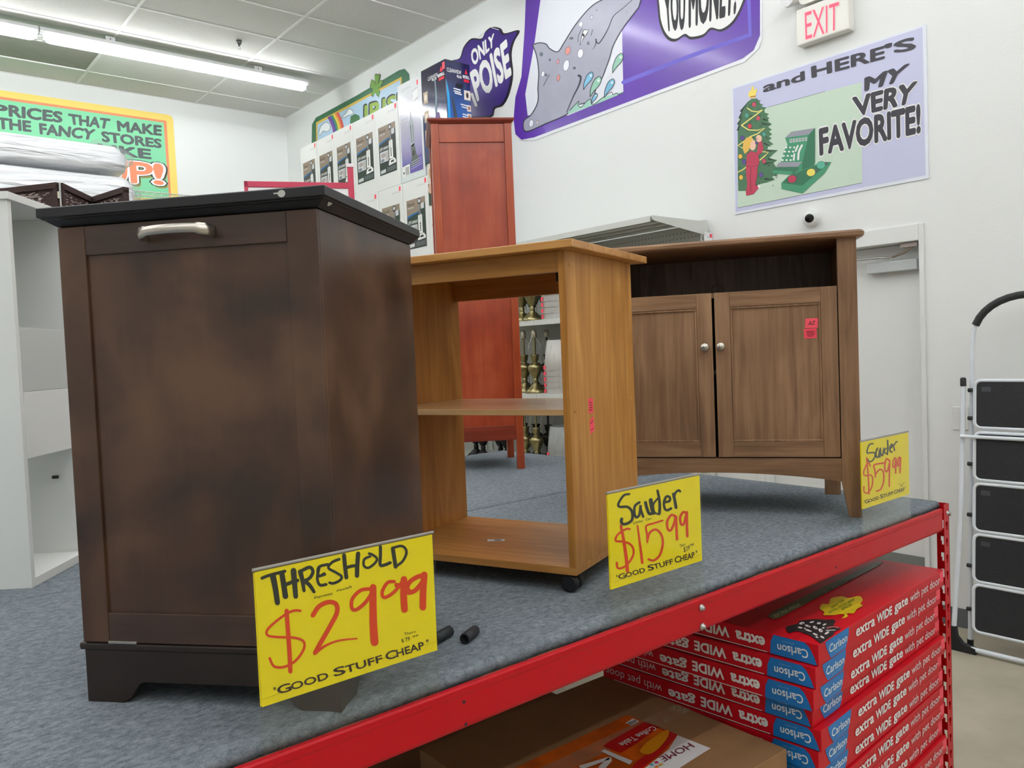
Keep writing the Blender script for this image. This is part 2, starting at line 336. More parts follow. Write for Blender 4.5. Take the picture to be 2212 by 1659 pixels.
# ================================================================== THE RED RACK
ZD = 1.019; XR = 2.575
rack = thing('display_rack', 'long red steel rack with grey carpeted top, front edge crossing the photo', 'shelving', (0, 1.03, 0))
def beam(y0, y1, z0, z1, xa, xb, name='beam', out=-1):
    d = out
    yb = y1 if d < 0 else y0; yf = y0 if d < 0 else y1; s = (yb - yf)
    prof = [(yb, z0), (yf + s * .35, z0), (yf + s * .1, z0 + .006), (yf + s * .1, z1 - .016), (yf, z1 - .012), (yf, z1 - .003), (yf + s * .25, z1), (yb, z1)]
    return MB().prism(prof, xa, xb, RED, 'x')
b0 = beam(0, .010, H - .600, H - .5315, -1.75, XR - .04).obj('beam', rack, 'front red beam')
for (x, z, k) in ((1.346, H - .551, 0), (1.347, H - .591, 0), (XR - .012, H - .548, 0), (XR - .012, H - .585, 1)):
    if k: continue
    MB().lathe([(.0075, 0), (.0075, .002), (.006, .005), (.0035, .0055), (.0035, .009), (.001, .009)], STEEL, n=12).obj('bolt', rack).matrix_local = Matrix.Translation((x, .001, z)) @ Matrix.Rotation(math.radians(90), 4, 'X')
for (x, z) in ((.731, H - .557), (.733, H - .594), (1.9, H - .58)):
    MB().tube([(x, .0004, z), (x, .002, z)], .0028, K, 10).obj('bolt_hole', rack)
for (ya, yb, o, zz) in ((1.05, 1.06, 1, 0), (2.17, 2.18, -1, 0)):
    beam(ya, yb, H - .600, H - .5315, -1.75, XR - .04, out=o).obj('beam', rack)
for xe in (-1.75, XR - .03): MB().box(xe, xe + .01, .02, 1.04, H - .60, H - .54, RED).obj('end_beam', rack)
MB().box(XR - .03, XR - .02, 1.12, 2.17, H - .60, H - .54, RED).obj('end_beam', rack)
def keyed_leg(u0, u1, z0, z1, holes=True):
    """flat leg of an angle post with real keyhole slots; returns 2-D quads (u, z)"""
    pitch = .0508; q = []; uc = (u0 + u1) / 2; hw = .0065
    zs = [z0]; z = z0 + .02
    q.append((u0, uc - hw, z0, z1)); q.append((uc + hw, u1, z0, z1)); last = z0
    while z + .03 < z1:
        q.append((uc - hw, uc + hw, last, z)); q.append((uc - hw, uc - hw + .003, z, z + .012)); q.append((uc + hw - .003, uc + hw, z, z + .012)); last = z + .026; z += pitch
    q.append((uc - hw, uc + hw, last, z1)); return q
def post(x, y, sx, sy, nm='post'):
    b = MB()
    for (a, c, e, g) in keyed_leg(0, .036, 0, H - .520):
        b.box(*sorted((x - sx * a, x - sx * c)), *sorted((y, y + sy * .002)), e, g, RED)
        b.box(*sorted((x, x - sx * .002)), *sorted((y + sy * a, y + sy * c)), e, g, RED)
    return b.obj(nm, rack)
for (x, y, sx, sy) in ((XR, -.002, 1, 1), (-1.75, -.002, -1, 1), (XR, 1.06, 1, -1), (-1.75, 1.06, -1, -1), (XR, 1.09, 1, 1), (-1.75, 1.09, -1, 1), (XR, 2.18, 1, -1), (-1.75, 2.18, -1, -1)): post(x, y, sx, sy)
MB().tube([(XR - .004, -.010, H - .552), (XR - .004, .004, H - .552)], .0055, STEEL, 8).obj('bolt', rack)
SUB = plain('particle_board', (150, 122, 88), .8)
def deckmat(y0, y1, x0, x1):
    # carpeted board with a rounded, slightly uneven front edge
    n = 120; r = .010; prof = [(y0, ZD - .022), (y0, ZD - r), (y0 + r * .3, ZD - r * .3), (y0 + r, ZD), (y0 + .05, ZD)]
    nn = 14; rest = [(y0 + .05 + (y1 - y0 - .1) * k / nn, ZD) for k in range(1, nn + 1)] + [(y1 - r, ZD), (y1 - r * .3, ZD - r * .3), (y1, ZD - r), (y1, ZD - .022)]
    pr = prof + rest; vs = []; fs = []
    for i in range(n + 1):
        x = x0 + (x1 - x0) * i / n; wob = .0012 * math.sin(i * 1.7) + .0008 * math.sin(i * .61 + 1)
        for k, (y, z) in enumerate(pr): vs.append((x, y + (wob if k < 3 else 0), z + (wob * .5 if 2 <= k <= 4 else 0)))
    m = len(pr)
    for i in range(n):
        for k in range(m - 1): fs.append((i * m + k, (i + 1) * m + k, (i + 1) * m + k + 1, i * m + k + 1))
        fs.append((i * m + m - 1, (i + 1) * m + m - 1, (i + 1) * m, i * m))
    fs.append(tuple(range(m))); fs.append(tuple(n * m + k for k in range(m)))
    return MB().add(vs, fs, CARPET, True)
deckmat(.022, 1.068, -1.76, 2.565).obj('carpeted_top', rack)
deckmat(1.074, 2.214, -1.76, 2.615).obj('carpeted_top', rack)
MB().box(-1.75, 2.55, .02, 1.05, H - .60 + .04, ZD - .0225, SUB).obj('deck_board', rack); MB().box(-1.75, 2.6, 1.09, 2.2, H - .60 + .04, ZD - .0225, SUB).obj('deck_board', rack)
ZS = .827 - 14 * .0515
MB().box(-1.75, XR - .04, .012, 1.05, ZS - .016, ZS, SUB).obj('lower_shelf', rack); beam(.0, .010, ZS - .075, ZS - .005, -1.75, XR - .04).obj('beam', rack)
# ================================================================== FURNITURE ON THE RACK
def arch(pts_n, f): return [f(k / pts_n) for k in range(pts_n + 1)]
# --- espresso hamper cabinet
wd, dp = .4175, .4306; zl, zb, zt = .0927, .7284, .7565
cab = thing('hamper_cabinet', 'dark espresso tilt-out cabinet with black top and long nickel pull', 'cabinet', (.2634, 1.3736, ZD), -.8777)
b = MB().box(0, .012, .002, dp, zl, zb, ESP, .0015).box(wd - .012, wd, .002, dp, zl, zb, ESP, .0015).box(.012, wd - .012, dp - .008, dp, zl, zb, ESP).box(.012, wd - .012, .014, dp - .008, zl, zl + .012, ESPD).box(.012, wd - .012, .014, dp - .008, zb - .012, zb, ESPD)
b.obj('body', cab)
dr = MB(); sw, sw2, rh, bh, rc = .0455, .047, .0445, .0475, .0045
dr.box(.0005, sw, -.004, .013, zl + .0015, zb - .0005, ESP, .0012).box(wd - sw2, wd - .0005, -.004, .013, zl + .0015, zb - .0005, ESP, .0012)
dr.box(sw + .0004, wd - sw2 - .0004, -.004, .013, zb - rh, zb - .0005, ESPH, .0012).box(sw + .0004, wd - sw2 - .0004, -.004, .013, zl + .0015, zl + bh, ESPH, .0012)
dr.box(sw - .002, wd - sw2 + .002, -.004 + rc, .010, zl + bh - .002, zb - rh + .002, ESP)
dobj = dr.obj('door', cab)
hp = MB(); hx, hz, L2 = .205, .7065, .053
path = spline([(hx - L2, -.004, hz), (hx - L2, -.020, hz + .001), (hx - L2 + .014, -.029, hz + .003), (hx, -.0315, hz + .004), (hx + L2 - .014, -.029, hz + .003), (hx + L2, -.020, hz + .001), (hx + L2, -.004, hz)], 6)
vs = []; fs = []
for i, p in enumerate(path):
    for (dz_, dd) in ((-.0085, 0), (-.0085, .0035), (-.002, .005), (.006, .0035), (.006, 0)): 
        f_ = abs(p[0] - hx) / L2; vs.append((p[0] + (-.0035 if p[0] < hx else .0035) * (dd / .005) * (1 if p[1] > -.024 else 0), p[1] - dd * (1 if p[1] <= -.012 else .3), p[2] + dz_ * (1.15 if f_ > .8 else .92)))
for i in range(len(path) - 1):
    for k in range(5): fs.append((i * 5 + k, (i + 1) * 5 + k, (i + 1) * 5 + (k + 1) % 5, i * 5 + (k + 1) % 5))
fs += [(4, 3, 2, 1, 0), tuple((len(path) - 1) * 5 + k for k in range(5))]
hp.add(vs, fs, NICKEL, True).obj('pull_handle', dobj, 'brushed nickel arched bar pull')
MB().box(.045, .093, -.0065, -.002, zl + .0005, zl + .0045, NICKEL, .0006).obj('hinge', dobj)
MB().box(-.008, wd + .002, -.004, dp + .004, zl - .0115, zl, ESPD, .003).obj('base_ledge', cab)
def foot_front(y0, y1):
    zz = zl - .0115; fw, ap = .063, .0335
    return MB().prism([(.001, 0), (fw, 0), (fw + .012, .008), (fw + .028, .030), (fw + .036, ap), (wd - fw - .036, ap), (wd - fw - .028, .030), (wd - fw - .012, .008), (wd - fw, 0), (wd - .001, 0), (wd - .001, zz), (.001, zz)], y0, y1, ESPD, 'y')
foot_front(-.002, .012).obj('base_apron', cab)
def side_ap(x0, x1):
    zz = zl - .0115; fw, ap = .06, .0335
    return MB().prism([(.012, 0), (fw, 0), (fw + .03, ap), (dp - fw - .03, ap), (dp - fw, 0), (dp, 0), (dp, zz), (.012, zz)], x0, x1, ESPD, 'x')
side_ap(.002, .014).obj('base_apron', cab); side_ap(wd - .014, wd - .002).obj('base_apron', cab)
# moulded top: sharp band above, ogee beneath (stacked offset outlines)
prof = [(-.004, zb), (.001, zb + .001), (.006, zb + .0045), (.0125, zb + .0095), (.0165, zb + .0115), (.0165, zb + .0125), (.0200, zb + .0135), (.0205, zb + .0145), (.0205, zt - .0015), (.0190, zt)]
vs = []; fs = []
for o_, z_ in prof: vs += [(-o_, -o_, z_), (wd + o_, -o_, z_), (wd + o_, dp - .002, z_), (-o_, dp - .002, z_)]
for k in range(len(prof) - 1):
    for i in range(4): fs.append((k * 4 + i, k * 4 + (i + 1) % 4, (k + 1) * 4 + (i + 1) % 4, (k + 1) * 4 + i))
fs += [(3, 2, 1, 0), tuple(len(prof) * 4 - 4 + k for k in range(4))]
top = MB().add(vs, fs, BLK).obj('top', cab, 'black moulded top')
STK = plain('clear_sticker', (190, 190, 186), .5)
def disc(cx_, cz_, r, nrm, m):
    return [(cx_ + r * math.cos(a), cz_ + r * .9 * math.sin(a)) for a in [2 * math.pi * k / 14 for k in range(14)]]
yb = -.0212
d_ = disc(.374, zt - .008, .0058, None, None); MB().add([(x, yb, z) for x, z in d_], [tuple(range(14))], STK).add([(.362, yb - .0002, zt - .008), (.369, yb - .0002, zt - .0085), (.369, yb - .0002, zt - .006), (.362, yb - .0002, zt - .0062)], [(0, 1, 2, 3)], STK).obj('sticker', top, 'small round price sticker on the front edge')
d_ = disc(.016, zt - .0165, .0072, None, None); MB().add([(wd + .0148 + .9 * (z - zt + .0165), x, z) for x, z in d_], [tuple(range(14))], STK).obj('sticker', top, 'small round sticker on the side edge')
# --- honey utility cart
cart = thing('utility_cart', 'open honey-oak cart with three shelves on black castors', 'cart', (1.1524, 1.1992, ZD), -1.201)
ci, cdp, ct, ctt = .5079, .3812, .7353, .0164; pt_ = .0165
MB().box(-pt_, 0, 0, cdp, .0559, ct - ctt, HON, .0008).obj('side_panel', cart); MB().box(-ci - pt_, -ci, 0, cdp, .0559, ct - ctt, HON, .0008).obj('side_panel', cart)
MB().box(-ci - pt_ - .032, .032, -.032, cdp + .032, ct - ctt, ct, HONH, .0016).obj('top', cart)
MB().box(-ci - pt_, 0, 0, cdp, .0559 - ctt, .0559, HONH, .0008).obj('bottom_shelf', cart)
MB().box(-ci + .0005, -pt_ - .0005, .002, cdp - .02, .3883 - .0125, .3883, wood('honey_laminate_sheen', (176, 134, 84), (196, 156, 106), (210, 174, 126), 0, .28, 70, 2, .05, .15, fig=7, coat=.4), .0008).obj('middle_shelf', cart, 'middle shelf with a pale sheen painted in')  # lighter wood tones paint in the grazing reflection on this shelf
MB().box(-ci + .0003, -pt_ - .0003, .006, .021, ct - ctt - .043, ct - ctt - .0005, HONH, .0006).obj('front_rail', cart)
MB().box(-ci + .0003, -pt_ - .0003, cdp - .02, cdp - .005, ct - ctt - .062, ct - ctt - .0005, HONH, .0006).obj('back_rail', cart)
MB().box(-.10, -.075, .16, .185, ct - ctt - .05, ct - ctt - .001, BLACKP, .003).obj('corner_block', cart, 'black plastic corner block')
cr = .0193
for (x, y) in ((-.022, .024), (-.022, cdp - .028), (-ci + .012, .028), (-ci + .012, cdp - .028)):
    b = MB()
    for s_ in (-1, 1):
        yy = y + s_ * .0115
        b.tube([(x, yy - .0065, cr), (x, yy - .005, cr), (x, yy + .005, cr), (x, yy + .0065, cr)], [.0145, cr, cr, .0145], BLACKP, 20)
    b.box(x - .009, x + .009, y - .0025, y + .0025, .012, .036, BLACKP, .001).lathe([(.010, .036), (.010, .0392)], BLACKP, x, y, 14)
    # fender hood over the twin wheels
    hood = [(x - .0205, cr)] + [(x + .0205 * math.cos(math.pi - a), cr + .0195 * math.sin(a)) for a in [math.pi * k / 8 for k in range(1, 7)]] + [(x + .012, cr + .004)]
    b.prism(hood, y - .004, y + .004, BLACKP, 'y').obj('castor', cart)
for (y, z) in ((.022, .690), (.353, .690), (.022, .385), (.353, .385)): MB().tube([(-.0003, y, z), (.0010, y, z), (.0013, y, z)], [.0052, .0048, .002], HON, 12).obj('screw_cap', cart)
# stickers on the cart
def tagq(parent, quad, m, name='price_tag', label=None, lines=2, n=(0, 0, 1)):
    """a small paper tag with scribbled lines; quad = four 3-D corners TL, TR, BR, BL"""
    q = [Vector(p) for p in quad]; n = Vector(n); b = MB().add([p + n * .0004 for p in q], [(0, 1, 2, 3)], m)
    def P(u, v): return (q[0] * (1 - u) + q[1] * u) * (1 - v) + (q[3] * (1 - u) + q[2] * u) * v + n * .0009
    for k in range(lines):
        v0 = .25 + .5 * k / max(1, lines - 1) if lines > 1 else .45; u0 = .15 + .1 * random.random(); u1 = .7 + .2 * random.random()
        b.add([P(u0, v0), P(u1, v0), P(u1, v0 + .07), P(u0, v0 + .07)], [(0, 1, 2, 3)], plain('tag_ink', (150, 40, 52), .6))
    return b.obj(name, parent, label, fix=False)
tagq(cart, [(0, .092, .405), (0, .118, .405), (0, .118, .372), (0, .092, .372)], PINK, label='pink price tag, upper', lines=4, n=(1, 0, 0))
tagq(cart, [(0, .095, .357), (0, .118, .366), (0, .121, .333), (0, .097, .326)], PINK, label='pink price tag, lower', lines=2, n=(1, 0, 0))
b = MB().add([(-.30, .14, .0565), (-.262, .158, .0565), (-.272, .176, .0565), (-.310, .158, .0565)], [(0, 1, 2, 3)], W_).add([(-.287, .153, .0568), (-.272, .159, .0568), (-.276, .167, .0568), (-.291, .160, .0568)], [(0, 1, 2, 3)], K); b.obj('sticker', cart, 'small white sticker on the bottom shelf', fix=False)
# --- walnut corner TV stand
tv = thing('media_cabinet', 'walnut two-door corner cabinet with open top shelf and nickel knobs', 'cabinet', (2.207, 1.115, ZD), -.9961)
W = .7926; pw = .0508; tzt, ttt, to = .8157, .0204, .0207; zo, zd, zr = .6638, .1717, .1019; td = .386; si = .0608
def tpost(x0, x1, mirror):
    pr = [(x0, zr + .01), (x0, tzt - ttt), (x1, tzt - ttt), (x1, 0), (x1 - .034, 0), (x0, zr - .006)] if not mirror else [(x1, zr + .01), (x1, tzt - ttt), (x0, tzt - ttt), (x0, 0), (x0 + .034, 0), (x1, zr - .006)]
    return MB().prism(pr, 0, .022, WAL, 'y').obj('front_post', tv)
tpost(-pw, 0, False); tpost(-W, -W + pw, True)
n_ = 16; xa, xb = -W + pw + .0003, -pw - .0003
ar = [(xa, zr)] + [(xa + (xb - xa) * k / n_, zr + .024 * math.sin(math.pi * k / n_) ** .8) for k in range(1, n_)] + [(xb, zr), (xb, zd - .002), (xa, zd - .002)]
MB().prism(ar, .003, .019, WALH, 'y').obj('bottom_rail', tv)
to2 = [(-W - to, -to), (to - .008, -to), (to, -to + .012), (to, .03), (-si + .03, td + .006), (-W + si - .03, td + .006), (-W - to, .03)]
b = MB(); n = len(to2)
def ring(f, z): return [(-W / 2 + (x + W / 2) * (1 - f / .41), (y - .02) * (1) + .02 + (f if y < 0 else 0), z) for x, y in to2]
lv = [ring(.008, tzt - ttt), ring(.004, tzt - ttt + .002), ring(.001, tzt - ttt + .004), ring(0, tzt - ttt + .006), ring(0, tzt - .006), ring(.005, tzt)]
vs = sum(lv, []); fs = [tuple(range(n))[::-1], tuple(range(5 * n, 6 * n))]
for k in range(5):
    for i in range(n): fs.append((k * n + i, k * n + (i + 1) % n, (k + 1) * n + (i + 1) % n, (k + 1) * n + i))
b.add(vs, fs, WALH).obj('top', tv)
inner = lambda e=0: [(-pw * .4 - e, .0225), (-si + .035 - e, td - .006), (-W + si - .035 + e, td - .006), (-W + pw * .4 + e, .0225)]
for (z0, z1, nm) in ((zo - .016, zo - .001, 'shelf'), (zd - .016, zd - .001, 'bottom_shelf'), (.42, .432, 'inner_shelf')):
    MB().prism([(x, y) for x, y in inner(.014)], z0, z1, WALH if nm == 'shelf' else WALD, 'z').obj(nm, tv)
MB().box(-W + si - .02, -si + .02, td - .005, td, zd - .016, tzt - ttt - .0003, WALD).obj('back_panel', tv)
for sgn in (0, 1):
    xa_, xb_ = (-.0085, -.0225), (-si + .034, -si + .020)
    q = [(xa_[0], .0225), (xb_[0], td), (xb_[1], td), (xa_[1], .0225)]
    if sgn: q = [(-W - x, y) for x, y in q][::-1]
    MB().prism(q, zd - .02, tzt - ttt - .0003, WAL, 'z').obj('side_panel', tv)
    x0 = -si - .012 if not sgn else -W + si - .036
    MB().box(x0, x0 + .048, td - .03, td, 0, zd - .0165, WAL, .001).obj('back_leg', tv)
rg = [(-W / 2 - .19 + .010 * math.cos(2 * math.pi * k / 20), zo + .020 + .010 * math.sin(2 * math.pi * k / 20)) for k in range(20)]
MB().tube([(-.40 + .019 * math.cos(2 * math.pi * k / 24), td - .0055, zo + .030 + .019 * math.sin(2 * math.pi * k / 24)) for k in range(25)], .0012, K, 5, False).obj('cable_hole', tv, 'round knock-out outline in the back panel')
def tdoor(x0, x1, knobx, tagged=False):
    z0, z1 = zd + .0015, zo - .0015; a, b_, c, d = (.0435, .0445, .0435, .0445); y0, y1 = -.001, .016
    m = MB().box(x0, x0 + a, y0, y1, z0, z1, WAL, .0009).box(x1 - a, x1, y0, y1, z0, z1, WAL, .0009)
    m.box(x0 + a + .0003, x1 - a - .0003, y0, y1, z1 - c, z1, WALH, .0009).box(x0 + a + .0003, x1 - a - .0003, y0, y1, z0, z0 + d, WALH, .0009)
    do = m.obj('door', tv)
    MB().box(x0 + a - .004, x1 - a + .004, y0 + .007, y1 - .003, z0 + d - .004, z1 - c + .004, WAL).obj('door_panel', do)
    mo = MB(); i0, i1, j0, j1 = x0 + a, x1 - a, z0 + d, z1 - c; q = .007
    for (px0, px1, pz0, pz1) in ((i0, i1, j1 - q, j1), (i0, i1, j0, j0 + q), (i0, i0 + q, j0 + q, j1 - q), (i1 - q, i1, j0 + q, j1 - q)): mo.box(px0, px1, y0 + .002, y0 + .0075, pz0, pz1, WAL, .0018)
    mo.obj('moulding', do)
    kb = MB().lathe([(.0105, 0), (.0112, .002), (.0105, .004), (.0055, .007), (.0055, .012), (.0085, .0145), (.0118, .017), (.0122, .020), (.0105, .0225), (.0085, .0228), (.0078, .0240), (.0045, .0262), (.001, .0266)], NICKEL, n=24).obj('knob', do)
    kb.matrix_local = Matrix.Translation((knobx, y0, .503)) @ Matrix.Rotation(math.radians(90), 4, 'X')
    return do
ld = tdoor(-W + pw + .003, -W / 2 - .004, -W / 2 - .026); rd = tdoor(-W / 2 + .004, -pw - .003, -W / 2 + .0195)
tg = tagq(rd, [(-.139, .0055, .574), (-.1045, .0055, .574), (-.106, .0055, .546), (-.141, .0055, .547)], PINK, label='pink tag marked A Z', lines=0, n=(0, -1, 0))
q = Print(lambda x, y: Vector((x, .0055, y)), (0, -1, 0)); q.text('AZ', [(-.132, .566), (-.112, .566), (-.113, .556), (-.133, .554)], K, 3, shear=.25); q.obj('tag_lettering', rd)
tagq(rd, [(-.144, .0055, .5445), (-.110, .0055, .5455), (-.109, .0055, .517), (-.143, .0055, .516)], plain('pink_sticker_dark', (244, 70, 92), .6), label='pink printed price tag', lines=5, n=(0, -1, 0))
# --- tall cherry cabinet behind
rc_ = thing('tall_cherry_cabinet', 'tall narrow glossy cherry-red cabinet behind the honey cart', 'cabinet', (2.2598, 2.6504, ZD), -.5787)
rw, rd_, rzt, rtt = .3440, .4204, 1.5121, .0207; rp = .032
for (x0, y0) in ((-rp, 0), (-rw, 0), (-rp, rd_ - rp), (-rw, rd_ - rp)): MB().box(x0, x0 + rp, y0, y0 + rp, 0, rzt - rtt, CHE, .0015).obj('post', rc_)
def rpanel(f):   # front / back framed panel at y0..y1
    y0, y1 = f
    MB().box(-rw + rp + .0003, -rp - .0003, y0 + .004, y1 - .004, 1.4131, rzt - rtt - .0003, CHE, .001).obj('top_rail', rc_)
    MB().box(-rw + rp + .0003, -rp - .0003, y0 + .002, y1 - .002, .1285, .1926, CHEH, .001).obj('bottom_rail', rc_)
    MB().box(-rw + rp - .004, -rp + .004, y0 + .010, y1 - .010, .19, 1.416, CHEP).obj('panel', rc_)
rpanel((0, rp)); rpanel((rd_ - rp, rd_))
for x0 in (-rp, -rw): MB().box(x0 + .006, x0 + rp - .006, rp - .002, rd_ - rp + .002, .1285, rzt - rtt - .0003, CHEP).obj('side_panel', rc_)
prof = [(.000, rzt - rtt), (.003, rzt - rtt + .003), (.009, rzt - rtt + .009), (.012, rzt - rtt + .0125), (.0125, rzt - .002), (.011, rzt)]
vs = []; fs = []
for o_, z_ in prof: vs += [(-rw - o_ * 1.3, -o_, z_), (o_, -o_, z_), (o_, rd_ + o_, z_), (-rw - o_ * 1.3, rd_ + o_, z_)]
for k in range(len(prof) - 1):
    for i in range(4): fs.append((k * 4 + i, k * 4 + (i + 1) % 4, (k + 1) * 4 + (i + 1) % 4, (k + 1) * 4 + i))
fs += [(3, 2, 1, 0), tuple(len(prof) * 4 - 4 + k for k in range(4))]
MB().add(vs, fs, CHEH).obj('top', rc_)
# --- white melamine cabinet at far left
wc = thing('white_cabinet', 'plain white laminate cabinet beside the dark cabinet, open front with two fascia boards', 'cabinet', (.3150, 2.1850, ZD), -.635)
wl, ww, wz = .292, .42, .9323
MB().box(-ww, 0, 0, .016, 0, wz - .018, MELA, .0008).obj('side_panel', wc); MB().box(-ww, 0, wl - .016, wl, 0, wz - .018, MELA, .0008).obj('side_panel', wc)
MB().box(-ww - .002, .006, -.006, wl + .006, wz - .018, wz, MELA, .001).obj('top', wc)
MB().box(-ww + .01, -.0003, .0163, wl - .0163, .0, .021, MELA, .0006).obj('bottom_shelf', wc)
MB().box(-ww, -ww + .016, .0163, wl - .0163, wz - .08, wz - .0183, MELA).obj('back_rail', wc)
MB().box(-.0145, .0, .0163, wl - .0163, .466, .618, MELG, .001).obj('fascia_board', wc); MB().box(-.012, .0015, .0163, wl - .0163, .306, .4645, MELA, .001).obj('fascia_board', wc)
MB().box(-.075, -.060, wl - .024, wl - .016, .222, .230, K, .001).obj('shelf_pin', wc)
# --- two loose black rubber tube caps
for (x, y, an, lab) in ((.835, 1.150, .5, 'short black rubber tube lying on the carpet, the nearer right one'), (.800, 1.185, .35, 'short black rubber tube half hidden behind the large price sign')):
    t = thing('rubber_tube', lab, 'rubber tube', (x, y, ZD + .0105), an, 'black rubber tubes on the rack')
    b = MB(); L_ = .022; n = 16; vs = []; fs = []
    for r, xx in ((.0075, -L_), (.0098, -L_), (.0098, L_), (.0075, L_), (.0075, -L_ + .012), (.0075, -L_)):
        for k in range(n): vs.append((xx, r * math.cos(2 * math.pi * k / n), r * math.sin(2 * math.pi * k / n)))
    for j in range(5):
        for k in range(n): fs.append((j * n + k, j * n + (k + 1) % n, (j + 1) * n + (k + 1) % n, (j + 1) * n + k))
    b.add(vs, fs, plain('black_rubber', (36, 40, 44), .6), True).obj('sleeve', t); MB().tube([(-L_ + .012, 0, 0), (L_ - .001, 0, 0)], .0074, BLACKP, 12).obj('plug', t)
# ================================================================== PRICE SIGNS
YS = 1.0425
SM = plane_map(1, YS)
def sign(label, quad, cs, name_strokes, price_strokes, small, slogan, fold, extra=None):
    p = [SM(*q) for q in quad]; x0 = (p[0].x + p[3].x) / 2; x1 = (p[1].x + p[2].x) / 2; z1 = (p[0].z + p[1].z) / 2; z0 = (p[2].z + p[3].z) / 2
    t = thing('price_sign', label, 'price sign', (x0, YS, H - .555)); org = (x0, YS, H - .555); sh = (-org[0], -org[1], -org[2])
    MB().box(x0 - .003, x1 + .003, YS - .0022, YS - .0014, H - .553, z1 + .002, ACRYL).shift(sh).obj('sign_holder', t, 'clear acrylic front sheet')
    MB().box(x0 - .003, x1 + .003, YS + .0028, YS + .0034, H - .553, z1 + .002, ACRYL).shift(sh).obj('sign_holder', t, 'clear acrylic back sheet')
    MB().tube([(x0 - .003, YS + .001, z1 + .003), (x1 + .003, YS + .001, z1 + .003)], .0024, plain('acrylic_edge', (150, 146, 138), .2), 8).shift(sh).obj('folded_edge', t)
    MB().box(x0, x1, YS + .0002, YS + .0008, z0, z1, YEL).shift(sh).obj('paper', t, 'yellow paper sheet')
    MB().box(x0 - .0018, x1 - .003, YS + .0014, YS + .0019, z0 + .001, z1 - .001, YEL).shift(sh).obj('paper', t, 'second yellow sheet behind')
    pr = Print(SM, (0, -1, 0), org, cs)
    for pts, wd_ in name_strokes: pr.line(pts, tuple(1.15 * q for q in wd_) if isinstance(wd_, tuple) else wd_ * 1.25, MARK, .35)
    pr.obj('marker_lettering', t, 'brand word in black marker')
    pr = Print(SM, (0, -1, 0), org, cs)
    for pts, wd_ in price_strokes: pr.line(pts, wd_, REDM, .5)
    pr.obj('price_figures', t, 'price in red marker')
    pr = Print(SM, (0, -1, 0), org, cs)
    for txt, q, sh_ in small: pr.text(txt, q, MARK, .6, 0, sh_)
    pr.obj('small_note', t)
    pr = Print(SM, (0, -1, 0), org, cs)
    for txt, q in slogan: pr.text(txt, q, plain('print_brown', (58, 34, 20), .5), .6, .018)
    pr.line(fold, 1.6, plain('fold_line', (150, 140, 20), .5), .2, smooth=False)
    pr.obj('printed_slogan', t)
    return t
c1 = lambda x, y: (530 + x / 4.045, 1140 + y / 4.045)
def words(spec): return [(t, q) for t, q in spec]
def slog(a, b, c, d, parts):
    """a slogan line split in words: a,b = top-left/right, c,d = bottom-right/left; parts = (text, u0, u1)"""
    def P(u, v): return tuple((a[i] * (1 - u) + b[i] * u) * (1 - v) + (d[i] * (1 - u) + c[i] * u) * v for i in (0, 1))
    return [(t, [P(u0, v0), P(u1, v0), P(u1, v1), P(u0, v1)]) for t, u0, u1, v0, v1 in parts]
SLP = [('"', 0, .012, -.05, .3), ('G', .02, .105, -.05, 1), ('OOD', .108, .345, .08, 1), ('S', .385, .455, -.1, 1), ('TUFF', .46, .695, .05, 1), ('C', .72, .785, -.1, 1), ('HEAP', .79, .965, 0, 1), ('"', .985, .998, -.1, .25)]
